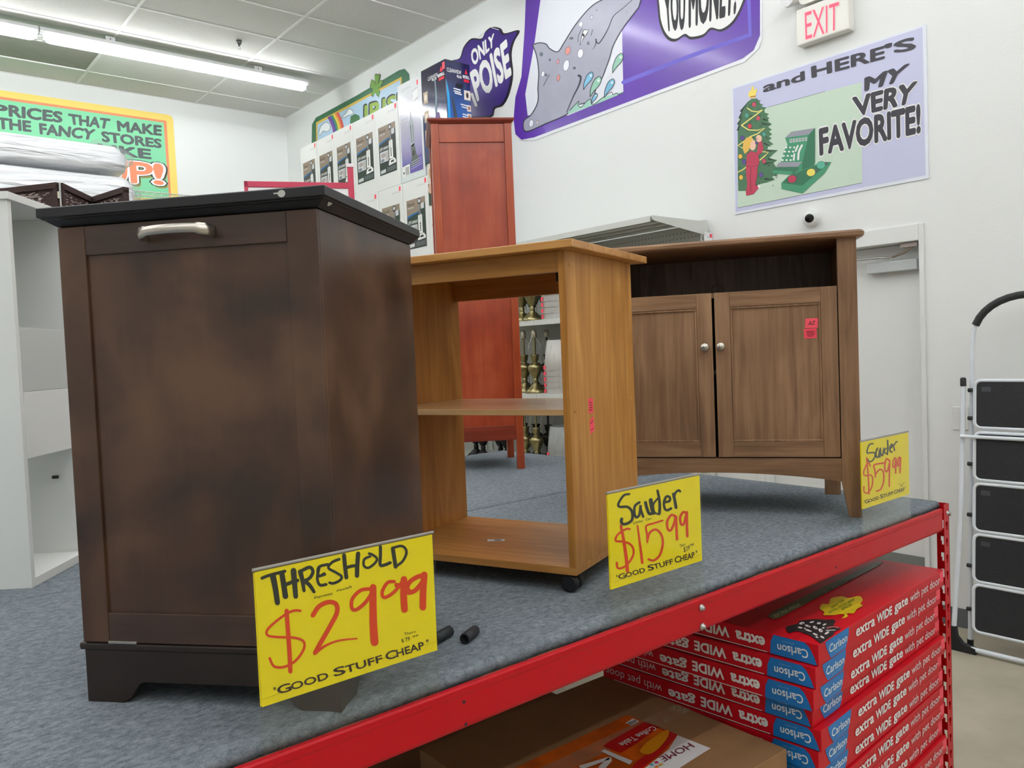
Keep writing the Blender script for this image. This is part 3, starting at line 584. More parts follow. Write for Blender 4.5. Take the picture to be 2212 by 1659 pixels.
sign('largest yellow price sign reading $29.99, in front of the dark cabinet', [(547, 1240), (933, 1152), (945, 1400), (570, 1532)], c1,
 [([(145, 440), (210, 415), (345, 380)], 22), ([(240, 420), (262, 530), (280, 655)], (46, 40)), ([(318, 395), (335, 500), (350, 600)], (40, 42)), ([(345, 500), (420, 470), (455, 460)], 26), ([(420, 375), (430, 490), (440, 600)], (44, 36)),
  ([(480, 385), (500, 470), (512, 550)], (38, 24)), ([(475, 385), (560, 345), (590, 385), (560, 440), (510, 465)], 24), ([(515, 465), (560, 500), (600, 560)], (34, 24)),
  ([(720, 320), (640, 345), (640, 420), (690, 400)], 20), ([(645, 345), (628, 440), (650, 500), (705, 495)], 20), ([(640, 425), (695, 408)], 18),
  ([(820, 275), (760, 300), (725, 350), (790, 390), (840, 425), (825, 460), (770, 485), (735, 480)], 19), ([(862, 240), (870, 330), (882, 435)], 28), ([(985, 225), (978, 320), (975, 420)], 30), ([(880, 350), (930, 335), (980, 330)], 22),
  ([(1090, 250), (1040, 275), (1035, 330), (1075, 350), (1130, 310), (1150, 270), (1110, 235), (1080, 225)], 18), ([(1180, 165), (1180, 250), (1178, 325), (1215, 325), (1265, 305)], 22), ([(1288, 180), (1300, 260), (1312, 340)], 28), ([(1290, 175), (1370, 160), (1408, 210), (1375, 290), (1310, 340)], 18)],
 [([(480, 725), (420, 725), (330, 770), (200, 880), (195, 940), (290, 955), (420, 960), (505, 990), (510, 1060), (440, 1160), (340, 1215), (250, 1210), (212, 1140)], 22), ([(360, 725), (372, 900), (385, 1080), (392, 1255)], 38),
  ([(590, 765), (640, 690), (720, 650), (790, 665), (800, 740), (740, 860), (660, 1000), (610, 1090)], 40), ([(605, 1100), (700, 1030), (820, 985), (975, 968)], (26, 12)),
  ([(1110, 535), (1010, 545), (935, 620), (930, 700), (970, 715), (1050, 650), (1110, 560)], 32), ([(1115, 520), (1115, 700), (1118, 850), (1128, 1000)], (60, 70)),
  ([(1300, 470), (1240, 480), (1195, 560), (1215, 610), (1300, 560), (1370, 470)], 30), ([(1385, 450), (1382, 560), (1385, 640), (1390, 715)], 58),
  ([(1560, 415), (1500, 430), (1430, 480), (1410, 560), (1480, 550), (1550, 470)], 40), ([(1562, 410), (1552, 560), (1550, 695)], 58), ([(1320, 500), (1400, 530), (1440, 560)], 40)],
 [('Expresso', [(597, 600), (755, 560), (765, 590), (600, 628)], .3), ('Finish', [(790, 545), (925, 500), (930, 525), (795, 562)], .3), ('Theirs', [(1385, 918), (1485, 895), (1490, 915), (1390, 940)], .2), ('$ 79', [(1355, 975), (1430, 950), (1445, 990), (1370, 1008)], .2), ('99', [(1460, 945), (1510, 930), (1512, 948), (1463, 960)], .2)],
 slog((245, 1400), (1600, 980), (1610, 1040), (262, 1465), SLP), [(150, 1500), (900, 1240), (1680, 990)])
c2 = lambda x, y: (1290 + x / 6.144, 1020 + y / 6.144)
sign('yellow price sign reading $15.99, in front of the honey cart', [(1309.5, 1067.5), (1508, 1029), (1520, 1210), (1323, 1273)], c2,
 [([(425, 290), (350, 310), (280, 420), (300, 460), (400, 460), (460, 520), (465, 620), (420, 670), (350, 690), (320, 660), (325, 620)], (26, 36)), ([(560, 400), (500, 450), (495, 550), (520, 600), (560, 560), (575, 440), (580, 500), (610, 590)], 26),
  ([(640, 400), (660, 480), (690, 550), (730, 545)], 32), ([(710, 370), (725, 460), (745, 540)], 44), ([(800, 245), (820, 340), (830, 440), (825, 545)], (28, 34)), ([(800, 350), (745, 430), (760, 530), (820, 560)], 20),
  ([(890, 400), (960, 380), (960, 330), (915, 325), (885, 400), (895, 480), (930, 505), (980, 480)], 26), ([(1010, 290), (1030, 380), (1045, 470)], 32), ([(1020, 330), (1040, 270), (1080, 240), (1100, 255)], 24)],
 [([(430, 755), (380, 755), (270, 830), (245, 910), (330, 920), (430, 950), (480, 1020), (470, 1120), (400, 1220), (330, 1270), (270, 1270), (260, 1200)], 28), ([(315, 710), (350, 900), (380, 1100), (400, 1310)], (34, 46)),
  ([(535, 710), (560, 900), (580, 1050), (598, 1200)], (22, 36)), ([(868, 640), (760, 675), (650, 715), (660, 820), (665, 930)], (24, 26)), ([(665, 900), (700, 800), (780, 760), (850, 830), (870, 950), (830, 1100), (750, 1170), (680, 1155)], 30),
  ([(1030, 580), (980, 570), (930, 650), (935, 750), (975, 770), (1020, 680), (1040, 590)], 32), ([(1045, 590), (1050, 720), (1058, 890)], 34), ([(1175, 540), (1140, 530), (1100, 600), (1115, 690), (1150, 680), (1180, 560)], 32), ([(1190, 530), (1190, 680), (1195, 850)], 34)],
 [('Utility', [(475, 660), (605, 625), (610, 665), (485, 705)], .1), ('Cart', [(640, 610), (720, 595), (722, 625), (648, 645)], .1), ('Theirs', [(1090, 960), (1168, 935), (1172, 970), (1100, 1000)], .2), ('$39', [(1140, 1000), (1225, 965), (1228, 1040), (1150, 1070)], .1), ('99', [(1230, 955), (1280, 940), (1282, 975), (1235, 990)], .1)],
 slog((250, 1372), (1325, 1045), (1330, 1120), (275, 1428), SLP), [(210, 1462), (800, 1280), (1410, 1085)])
c3 = lambda x, y: (1840 + x / 8.295, 920 + y / 8.295)
sign('yellow price sign reading $59.99, beside the walnut cabinet near the rack end', [(1860.5, 955), (1963, 934.5), (1964, 1068), (1862.5, 1100)], c3,
 [([(380, 320), (310, 340), (270, 480), (330, 480), (400, 480), (415, 540), (370, 620), (310, 640), (290, 600)], 20), ([(460, 400), (430, 480), (440, 560), (480, 540), (500, 420), (500, 560)], 24), ([(510, 400), (520, 500), (550, 530), (575, 400)], 22), ([(640, 260), (645, 400), (635, 510)], 22), ([(620, 400), (585, 440), (595, 490), (630, 490)], 18),
  ([(690, 400), (735, 350), (710, 330), (680, 390), (690, 460), (720, 465)], 22), ([(740, 340), (765, 440)], 20), ([(760, 340), (790, 290), (815, 285)], 18)],
 [([(330, 720), (300, 660), (250, 720), (210, 840), (240, 890), (340, 880), (375, 960), (350, 1110), (280, 1200), (220, 1180), (215, 1090)], 24), ([(265, 570), (285, 800), (300, 1000), (305, 1220)], 26), ([(570, 665), (400, 700), (415, 800), (420, 920)], (28, 24)), ([(430, 860), (500, 780), (560, 820), (570, 980), (520, 1130), (440, 1170)], 26),
  ([(670, 620), (620, 590), (590, 700), (600, 810), (640, 800), (670, 680)], 28), ([(680, 620), (672, 850), (670, 1085)], 26), ([(770, 570), (745, 620), (730, 720), (760, 740), (785, 640), (790, 580), (788, 700), (785, 845)], 26), ([(850, 560), (820, 640), (825, 720), (860, 660), (872, 560), (868, 700), (862, 840)], 28)],
 [('Theirs', [(825, 1035), (875, 1015), (878, 1030), (830, 1050)], .2), ('$79', [(860, 1060), (910, 1040), (915, 1085), (870, 1105)], .1), ('99', [(915, 1020), (945, 1010), (945, 1030), (918, 1040)], .1)],
 slog((215, 1338), (965, 1090), (970, 1150), (225, 1400), SLP), [(185, 1400), (600, 1270), (1025, 1140)])
# ================================================================== BELOW: GATE BOXES AND CARTONS
GR = plain('gate_box_red', (206, 16, 34), .4, spec=.3); GB = plain('gate_box_blue', (20, 120, 196), .4); GG = plain('gate_box_olive', (86, 92, 50), .4)
GL, GD, GH = .812, .66, .0505
def gate_box(loc, rz, label):
    t = thing('gate_box', label, 'box', loc, rz, 'stacked flat boxes of extra wide gates')
    MB().box(0, GL, 0, GD, 0, GH - .001, GR, .0012).obj('carton', t)
    P = Print(lambda u, v: Vector((u, -.0003, GH - v)), (0, -1, 0))
    P.poly([(.034, .003), (.160, .0008), (.158, .016), (.150, .034), (.140, GH - .003), (.060, GH - .002), (.050, .036), (.038, .018)], GB, 1)
    P.text('Carlson', [(.052, .015), (.148, .013), (.148, .032), (.052, .034)], W_, 2, .012); P.text('pet products', [(.082, .038), (.140, .037), (.140, .0415), (.082, .0425)], ink((150, 190, 220)), 2)
    P.text('extra', [(.199, .015), (.309, .015), (.309, .036), (.199, .036)], W_, 2, .025); P.text('WIDE', [(.324, .014), (.420, .014), (.420, .036), (.324, .036)], W_, 2, .034); P.text('gate', [(.438, .015), (.530, .015), (.530, .043), (.438, .043)], W_, 2, .026)
    P.text('with pet door', [(.545, .013), (.776, .013), (.776, .043), (.545, .043)], ink((236, 214, 214)), 2, .01)
    P.obj('front_print', t)
    MB().add([(GL - .036, -.0006, GH - .004), (GL - .004, -.0006, GH - .004), (GL - .004, -.0006, .016), (GL - .036, -.0006, .016)], [(0, 1, 2, 3)], PINK).obj('price_sticker', t, 'pink price sticker', fix=False)
    P = Print(lambda u, v: Vector((-.0003, u, v)), (-1, 0, 0))      # end face: print is upside down; u runs away from the corner, v upward
    P.poly([(.004, .001), (.010, .018), (.022, .040), (.034, GH - .002), (.112, GH - .002), (.120, .030), (.122, .001)], GB, 1)
    P.text('Carlson', [(.024, .012), (.102, .010), (.102, .029), (.026, .033)], W_, 2, .012); P.text('pet products', [(.06, .036), (.09, .036), (.09, .040), (.06, .041)], ink((150, 190, 220)), 2)
    P.text('extra', [(.136, .014), (.214, .014), (.214, .036), (.136, .036)], W_, 2, .04); P.text('WIDE', [(.234, .014), (.326, .014), (.326, .038), (.234, .038)], W_, 2, .036); P.text('gate', [(.344, .010), (.428, .010), (.428, .038), (.344, .038)], W_, 2, .03)
    P.text('with pet door', [(.450, .010), (.650, .010), (.650, .040), (.450, .040)], ink((226, 200, 200)), 2)
    P.poly([(.13, .001), (.62, .001), (.62, .0032), (.13, .0032)], ink((230, 225, 220)), 1)
    P.obj('end_print', t)
    return t
def top_print(t):
    cm = plane_map(2, .827); org = Vector(t.location); inv = Matrix.Rotation(-t.rotation_euler[2], 4, 'Z')
    mp = lambda x, y: inv @ (cm(1280 + x / 2.765, 1180 + y / 2.765) - org)
    P = Print(mp, (0, 0, 1)); 
    P.poly([(1050, 420), (1060, 400), (1700, 88), (1730, 92), (1720, 110), (1110, 432), (1075, 437)], GG, 1)
    P.text('EXTRA WIDE', [(1075, 410), (1230, 340), (1245, 355), (1095, 425)], ink((190, 196, 150)), 2); P.text("extends 28 - 62 in", [(1255, 330), (1540, 188), (1552, 205), (1268, 348)], ink((60, 66, 34)), 2)
    P.obj('top_banner_print', t, 'olive banner on the box top')
    P = Print(mp, (0, 0, 1))
    P.poly([(1358, 375), (1372, 345), (1410, 345), (1425, 312), (1490, 300), (1530, 310), (1590, 298), (1614, 320), (1600, 345), (1615, 355), (1580, 375), (1560, 400), (1520, 402), (1525, 420), (1490, 432), (1505, 412), (1480, 405), (1440, 412), (1380, 412), (1385, 395)], plain('bubble_yellow', (226, 196, 20), .4), 1, True)
    for s_, q in (('GREAT FOR', [(1420, 362), (1500, 318), (1506, 330), (1426, 376)]), ('EXTRA, EXTRA WIDE', [(1410, 392), (1560, 312), (1568, 326), (1416, 406)]), ('SPACES', [(1485, 372), (1545, 340), (1552, 352), (1492, 386)])): P.text(s_, q, ink((60, 110, 50)), 2, .01)
    P.obj('speech_bubble_print', t, 'yellow speech bubble on the box top')
    P = Print(mp, (0, 0, 1)); dg = ink((40, 30, 32)); wh = ink((226, 220, 218))
    head = [(1158, 482), (1225, 462), (1240, 446), (1330, 436), (1390, 440), (1436, 438), (1452, 452), (1440, 470), (1476, 486), (1478, 498), (1446, 512), (1438, 530), (1395, 558), (1366, 580), (1330, 556), (1290, 530), (1240, 512), (1212, 508), (1172, 517)]
    P.poly(head, dg, 1, True)
    for (x, y, a, b_, r_) in ((1250, 462, 16, 7, -.2), (1285, 478, 18, 6, .3), (1310, 455, 14, 5, -.2), (1330, 488, 16, 8, .5), (1290, 505, 20, 5, .3), (1352, 462, 12, 6, 0), (1362, 505, 14, 9, .6), (1330, 528, 16, 5, .4), (1385, 470, 12, 5, -.4), (1400, 520, 16, 6, -.5), (1372, 545, 14, 5, .5), (1240, 488, 14, 5, .2), (1340, 545, 9, 4, .4), (1268, 492, 7, 3, 0), (1378, 490, 8, 4, 0)): P.oval(x, y, a, b_, wh, 2, r_)
    for (x, y) in ((1255, 464), (1292, 480), (1334, 490), (1364, 507), (1330, 458), (1300, 504)): P.oval(x, y, 4.5, 3, dg, 3)
    P.line([(1400, 492), (1440, 484), (1470, 492)], 7, ink((190, 90, 90)), 3); P.line([(1395, 506), (1450, 504)], 4, wh, 3)
    P.obj('dog_picture', t, 'picture of a spotted dog on the box top')
ords = ['topmost', 'second from top', 'third from top', 'fourth from top', 'fifth from top', 'sixth from top', 'seventh from top', 'eighth from top', 'ninth from top', 'tenth from top', 'eleventh from top', 'twelfth from top', 'thirteenth from top', 'lowest']
offs = [(0, 0), (-.012, .002), (-.020, .004), (.004, .022), (.006, .002), (.002, .008), (.012, .016), (.010, .008), (.012, .010), (.008, .012), (.010, .006), (.004, .01), (.008, .01), (.006, .01)]
first = None
for k in range(14):
    l = (1.693 + offs[k][0], .967 + offs[k][1], .827 - (k + 1) * .0515 + .001); rz = .063 + (0, .004, .006, -.006, .0, .004, -.004, .003, 0, .004, -.003, .002, 0, .003)[k]
    lab = 'flat red gate box, %s of the stack under the rack' % ords[k]
    if first is None: first = gate_box(l, rz, lab)
    else: dup(first, l, rz, lab)
top_print(first)
# large coffee-table carton with its label sheet
ck = thing('furniture_carton', 'large brown carton with an orange and white coffee table label, left of the red boxes', 'carton', (1.015, 1.045, ZS), -.02)
zct = .572 - ZS
MB().box(0, .64, 0, .60, 0, zct, KRAFT, .002).obj('carton', ck)
cm = plane_map(2, .572); org = Vector(ck.location); inv = Matrix.Rotation(.02, 4, 'Z')
mp = lambda x, y: inv @ (cm(850 + x / 3.1155, 1440 + y / 3.1155) - org)
TAPE = clear('packing_tape', (.95, .9, .8), .05, .15, (.75, .6, .4), .2)
MB().box(0.0, .64, .28, .33, zct + .0003, zct + .0006, TAPE).obj('packing_tape', ck)
P = Print(mp, (0, 0, 1)); OR = plain('label_orange', (206, 92, 16), .3, vary=.35, scale=14); RD = ink((196, 24, 24), .35); WL = ink((226, 224, 224), .4); YL = ink((228, 150, 20), .35)
P.poly([(1575, 325), (2135, 552), (1650, 860), (1000, 1000), (400, 880)], OR, 1)
P.poly([(1912, 464), (2135, 552), (1650, 860), (1500, 860), (1700, 680), (1850, 560)], WL, 2)
P.poly([(1720, 385), (1912, 462), (1830, 560), (1700, 670), (1560, 790), (1500, 780), (1600, 690), (1640, 640), (1780, 540), (1840, 470), (1838, 440)], RD, 3)
P.poly([(1690, 375), (1790, 410), (1640, 520), (1530, 585), (1412, 540), (1440, 515)], RD, 3)
P.poly([(1840, 430), (1850, 470), (1790, 550), (1720, 595), (1660, 580), (1680, 540), (1740, 490)], YL, 4, True)
P.poly([(1395, 575), (1420, 562), (1610, 640), (1590, 665), (1500, 625)], WL, 4); P.poly([(1380, 680), (1440, 620), (1465, 612), (1470, 640), (1400, 720)], WL, 4); P.poly([(1250, 672), (1450, 612), (1455, 630), (1260, 700)], WL, 4)
P.poly([(1562, 385), (1610, 354), (1655, 372), (1602, 400)], W_, 4)
for k in range(8): P.poly([(1572 + 7 * k, 383 - 2.6 * k + 3 * (k % 2)), (1575 + 7 * k, 383 - 2.6 * k), (1603 + 5.2 * k, 396 - 3 * k), (1600 + 5.2 * k, 397 - 3 * k)], K, 5)
P.text('Coffee Table', [(1780, 425), (1550, 545), (1512, 525), (1742, 405)], W_, 5, .005)
P.text('HOME', [(2030, 545), (1822, 648), (1785, 618), (1985, 518)], ink((120, 30, 50)), 5, -.01)
for (x, y, c) in ((1770, 650, (190, 30, 90)), (1800, 665, (230, 180, 40)), (1740, 665, (90, 180, 200)), (1772, 680, (220, 110, 30))): P.poly([(x - 18, y), (x, y - 9), (x + 18, y), (x, y + 9)], ink(c), 5)
P.obj('label_sheet', ck, 'printed orange, red and white product label')
t = thing('brown_carton', 'plain brown carton whose corner shows under the beam at bottom centre', 'carton', (.40, 1.05, ZS), 0.0)
MB().box(0, .585, 0, .62, 0, .42, KRAFT, .002).obj('carton', t); MB().box(0, .585, .285, .335, .4203, .4207, TAPE).obj('packing_tape', t)
t = thing('long_carton', 'dark plain carton lying behind the coffee table carton under the rack', 'carton', (.72, 1.70, ZS), 0.0)
MB().box(0, .92, 0, .34, 0, .36, KRAFT, .002).obj('carton', t); MB().box(0, .92, .15, .19, .3603, .3606, TAPE).obj('packing_tape', t)
# ================================================================== WALL GRAPHICS
WM = plane_map(0, XW - .006)
def board(parent, pts, y_or_x, thick, m, org, name='board', lay=0, smooth=False, label=None):
    if smooth: pts = spline(pts, 5, True)
    vs = []; n = len(pts)
    for d in (0, thick):
        for (px, py) in pts:
            v = WM(px, py); v.x = XW - .0005 - d; vs.append(v - Vector(org))
    fs = [tuple(range(n)), tuple(range(n, 2 * n))[::-1]] + [(i, (i + 1) % n, n + (i + 1) % n, n + i) for i in range(n)]
    return MB().add(vs, fs, m).obj(name, parent, label)
SATIN = .38
# --- poster with tree and cash register
po = thing('wall_poster', 'pale lavender poster reading and HERE\'S MY VERY FAVORITE! with tree and cash register', 'poster', (XW, 2.42, H + .81)); org = (XW, 2.42, H + .81)
board(po, [(1580.5, 190), (2000.5, 52.5), (2006, 385), (1587.5, 463.5)], 0, .0055, plain('poster_white', (226, 230, 240), .4), org)
c4 = lambda x, y: (1560 + x / 3.3175, y / 3.3175)
LAV = plain('poster_lavender', (196, 198, 226), .4); PG = plain('poster_green', (196, 216, 196), .4)
P = Print(WM, (-1, 0, 0), org, c4)
P.poly([(78, 638), (1435, 196), (1458, 1255), (98, 1520)], LAV, 1); P.poly([(112, 850), (325, 770), (740, 655), (1000, 590), (1004, 1310), (112, 1490)], PG, 2)
P.line([(112, 1490), (1004, 1310)], 2, K, 3, False); P.line([(325, 770), (740, 655)], 2, K, 3, False)
P.obj('background_print', po)
P = Print(WM, (-1, 0, 0), org, c4); PK = plain('poster_black', (48, 46, 56), .4)
for tx, q, bo in (('and', [(302, 595), (585, 512), (588, 575), (300, 662)], .035), ('HERE', [(645, 480), (1160, 332), (1160, 418), (650, 555)], .035), ("'S", [(1175, 320), (1372, 262), (1382, 355), (1180, 390)], .035)): P.text(tx, q, PK, 4, bo)
P.text('MY', [(1030, 560), (1335, 462), (1270, 580), (1028, 648)], PK, 4, .045)
for tx, q in (('VERY', [(940, 705), (1392, 590), (1352, 735), (965, 830)]), ('FAVORITE!', [(700, 930), (1415, 755), (1418, 945), (705, 1108)])):
    P.text(tx, q, W_, 3.5, .085); P.text(tx, q, PK, 4.5, .045)
P.obj('lettering', po, 'black lettering')
c5 = lambda x, y: (1580 + x / 6.143, 170 + y / 6.143)
P = Print(WM, (-1, 0, 0), org, c5); TG = plain('tree_green', (72, 118, 84), .5); TD = plain('tree_dark', (36, 60, 46), .5)
tree = [(300, 265), (345, 262), (360, 290), (375, 300), (380, 330), (425, 345), (400, 370), (470, 385), (440, 410), (445, 450), (500, 470), (470, 500), (505, 520), (480, 560), (540, 605), (490, 640), (540, 680), (500, 700), (545, 740), (500, 765), (540, 790), (500, 820), (560, 870), (490, 900), (480, 940), (620, 950), (560, 1000), (500, 1060), (610, 1080), (560, 1120), (600, 1180), (620, 1270), (540, 1300), (580, 1340), (470, 1380), (380, 1400), (330, 1440), (200, 1490), (92, 1490), (85, 1200), (85, 900), (85, 640), (110, 560), (120, 500), (140, 440), (190, 350), (240, 290), (270, 265)]
P.poly(tree, TG, 3)
random.seed(3)
for k in range(70):
    y = random.uniform(290, 1450); wl_ = 60 + (y - 290) * .2; x = random.uniform(max(95, 290 - wl_), 300 + wl_ * 1.15); P.line([(x, y), (x + random.uniform(10, 34), y - random.uniform(-6, 12))], (12, 3), TD, 3.5, False)
for (x0, y0, x1, y1) in ((92, 600, 150, 500), (86, 680, 130, 590), (420, 600, 520, 612), (430, 540, 500, 560), (440, 860, 520, 900), (470, 960, 610, 955), (500, 1065, 600, 1085), (130, 430, 230, 300), (440, 1130, 560, 1110), (450, 1330, 560, 1340), (110, 520, 150, 420)): P.line([(x0, y0), (x1, y1)], (26, 6), TD, 3.6, False)
GA = ink((240, 226, 130))
for g in ([(215, 390), (270, 430), (350, 440), (415, 415), (300, 500), (135, 620)], [(135, 620), (230, 680), (350, 685), (445, 655), (350, 730), (250, 770), (90, 890), (150, 920)], [(410, 970), (495, 975), (440, 1030), (380, 1080)], [(90, 1240), (150, 1210), (200, 1170)]): P.line(g, 14, GA, 4, False)
for (x, y, c) in ((303, 343, (206, 70, 96)), (205, 487, (80, 160, 140)), (357, 525, (206, 80, 96)), (246, 630, (206, 60, 70)), (435, 740, (80, 160, 140)), (147, 787, (96, 76, 150)), (122, 1032, (236, 186, 70)), (170, 1102, (96, 76, 150)), (435, 1095, (196, 70, 90)), (396, 1275, (96, 76, 150)), (130, 1310, (236, 186, 70))): P.oval(x, y, 29, 34, K, 4.4); P.oval(x, y, 26, 31, ink(c), 4.8)
P.poly([(235, 170), (270, 150), (265, 110), (300, 100), (300, 150), (345, 130), (330, 190), (318, 255), (250, 262), (225, 225)], ink((240, 220, 110)), 4); P.line([(255, 245), (320, 232)], 14, ink((170, 100, 70)), 4.4, False)
P.obj('tree_picture', po, 'decorated Christmas tree picture')
P = Print(WM, (-1, 0, 0), org, c5); RS = ink((192, 60, 88)); SK = ink((240, 196, 168))
P.poly([(205, 1010), (260, 960), (340, 985), (355, 880), (370, 830), (405, 825), (430, 930), (400, 990), (360, 1010), (375, 1110), (350, 1180), (345, 1290), (320, 1420), (355, 1410), (370, 1440), (300, 1530), (200, 1555), (195, 1500), (215, 1400), (200, 1280), (195, 1180), (205, 1100)], RS, 6)
P.line([(262, 1180), (255, 1300), (262, 1500)], 5, K, 6.3, False); P.line([(205, 1165), (300, 1160), (350, 1150)], 4, K, 6.3, False); P.oval(370, 1432, 16, 26, W_, 6.3, -.4)
P.oval(285, 880, 45, 72, SK, 6.2); P.poly([(155, 900), (165, 830), (210, 780), (270, 770), (290, 800), (260, 850), (245, 920), (230, 960), (180, 1000), (160, 950)], ink((232, 186, 84)), 6.5); P.oval(368, 795, 40, 48, SK, 6.4); P.line([(320, 800), (350, 800)], 10, ink((96, 76, 150)), 6.8, False); P.oval(335, 855, 18, 18, ink((96, 76, 150)), 6.6)
P.obj('child_picture', po, 'small child in red pyjamas')
P = Print(WM, (-1, 0, 0), org, c5); RG = ink((70, 150, 112)); RG2 = ink((50, 116, 84)); GY = ink((152, 152, 164))
P.poly([(715, 785), (800, 705), (1112, 655), (1112, 1100), (1100, 1190), (920, 1250), (880, 1260), (660, 1105), (700, 960), (750, 880)], RG, 6); P.poly([(1030, 745), (1112, 655), (1112, 1110), (1095, 1180), (940, 1250), (945, 1110)], RG2, 6.2)
P.poly([(715, 785), (805, 705), (1112, 655), (1030, 742)], GY, 6.4); P.poly([(590, 1170), (640, 1110), (945, 1105), (880, 1172)], GY, 6.6); P.poly([(550, 1205), (610, 1175), (880, 1172), (905, 1190), (820, 1280), (552, 1255)], RG2, 6.5); P.poly([(552, 1215), (815, 1232), (815, 1280), (552, 1256)], RG, 6.7)
for k in range(6): P.poly([(778 + 40 * k, 805 - 5 * k), (806 + 40 * k, 801 - 5 * k), (806 + 40 * k, 848 - 5 * k), (778 + 40 * k, 852 - 5 * k)], ink((210, 214, 214)), 6.8); P.text('$', [(784 + 40 * k, 812 - 5 * k), (800 + 40 * k, 810 - 5 * k), (800 + 40 * k, 840 - 5 * k), (784 + 40 * k, 842 - 5 * k)], K, 7)
for r_ in range(4):
    for c_ in range(3): P.oval(730 - 16 * r_ + 54 * c_, 913 + 56 * r_, 15, 12, W_, 6.9)
P.line([(885, 890), (855, 960)], 22, W_, 6.9, False); P.line([(840, 1000), (830, 1080)], 22, W_, 6.9, False); P.line([(940, 885), (900, 970), (890, 1070)], 26, W_, 6.9)
P.poly([(665, 1385), (760, 1290), (1200, 1110), (1330, 1105), (1240, 1255), (945, 1525), (668, 1460)], RG, 6.3); P.poly([(680, 1385), (770, 1290), (1200, 1120), (1310, 1110), (945, 1420)], RG2, 6.4)
P.poly([(665, 1388), (945, 1420), (945, 1525), (668, 1462)], RG, 7)
for (x, y, c) in ((808, 1332, (192, 60, 88)), (1060, 1245, (236, 220, 100)), (1192, 1148, (90, 178, 150))): P.oval(x, y, 62, 52, K, 6.6, -.3); P.oval(x, y, 58, 49, ink(c), 6.8, -.3); P.oval(x + 66, y - 22, 18, 22, ink((90, 96, 96)), 6.9)
P.obj('cash_register_picture', po, 'green cash register picture')
# --- purple banner with dolphin
BC = lambda x, y: (950 + x / 2.9493, y / 2.9493)
ba = thing('purple_banner', 'huge purple banner with grey dolphin and speech bubble reading YOU MONEY!', 'banner', (XW, 4.0, H + 1.84)); org = (XW, 4.0, H + 1.84)
out = [(540, -260), (535, 60), (545, 200), (520, 480), (475, 620), (462, 760), (475, 850), (515, 890), (600, 893), (1920, 398), (2000, 350), (2050, 260), (2045, -620), (540, -260)]
def bpts(pts): return [BC(x, y) for x, y in pts]
board(ba, bpts([(545, -280), (535, 60), (545, 200), (520, 480), (475, 620), (462, 760), (475, 850), (515, 892), (600, 895), (1880, 415), (1940, 395), (2030, 310), (2052, 250), (2050, -600)]), 0, .005, plain('banner_white', (232, 234, 240), SATIN), org)
PU = plain('banner_purple', (96, 52, 168), .3, vary=.12, scale=2.2, coat=.3)
P = Print(WM, (-1, 0, 0), org, BC)
P.poly([(558, -270), (540, 200), (520, 490), (482, 620), (470, 760), (482, 855), (520, 890), (600, 875), (1860, 400), (1930, 372), (2000, 320), (2040, 225), (2040, -590)], PU, 1)
P.line([(1170, 525), (1600, 355), (1978, 222), (1965, -100)], 26, ink((112, 100, 206)), 2, False)
P.poly([(790, -120), (1140, -200), (1162, 205), (1170, 588), (1100, 620), (820, 735), (560, 735), (545, 600), (600, 300), (650, -60)], ink((226, 228, 236)), 1.6)
P.obj('background_print', ba, 'purple printed ground')
cD = lambda x, y: (1130 + x / 5.7216, y / 5.7216)
P = Print(WM, (-1, 0, 0), org, cD); DG = plain('dolphin_grey', (168, 168, 184), SATIN, vary=.05, scale=6); DL = ink((56, 58, 70))
body = [(120, 555), (200, 530), (285, 545), (330, 600), (430, 640), (510, 525), (640, 320), (790, 135), (900, 40), (1010, -20), (1180, -160), (1460, -160), (1440, 60), (1400, 130), (1270, 300), (1180, 440), (1110, 580), (1070, 720), (1030, 830), (985, 950), (900, 1100), (860, 1240), (640, 1310), (530, 1420), (290, 1525), (40, 1625), (10, 1500), (100, 1420), (170, 1300), (190, 1200), (185, 1095), (195, 900), (170, 700)]
P.poly(body, DG, 3, True); P.line(body, 13, DL, 3.4, closed=True)
P.poly([(560, 1385), (640, 1290), (700, 1250), (690, 1310), (730, 1320), (800, 1240), (830, 1230), (860, 1290), (920, 1250), (1000, 1195), (1240, 1135), (1240, 1150), (900, 1290), (560, 1410)], ink((160, 206, 188)), 3.8)
P.line([(575, 1370), (650, 1290), (695, 1250), (680, 1300), (720, 1325), (780, 1260), (835, 1225), (850, 1290), (900, 1280), (960, 1225), (1090, 1140), (1110, 1170), (1160, 1150), (1180, 1170), (1240, 1140)], 8, DL, 4)
P.line([(1360, -10), (1240, 100), (1120, 200), (1060, 340), (990, 470), (930, 540), (900, 490)], (6, 16), DL, 4); P.line([(905, 485), (895, 560), (862, 612)], (14, 4), DL, 4); P.line([(690, 935), (715, 960), (690, 1060), (620, 1200), (540, 1390)], (30, 10), DL, 3.9)
P.poly([(750, 370), (815, 368), (790, 420), (745, 475), (705, 560), (720, 470)], W_, 4.2); P.line([(750, 372), (815, 368), (790, 420), (745, 475), (705, 560), (728, 440), (750, 372)], 8, DL, 4.5, False); P.oval(748, 435, 14, 20, DL, 4.6)
for l_ in ([(735, 350), (690, 430), (680, 520)], [(862, 370), (842, 438)], [(325, 925), (255, 1060)]): P.line(l_, 7, DL, 4.2)
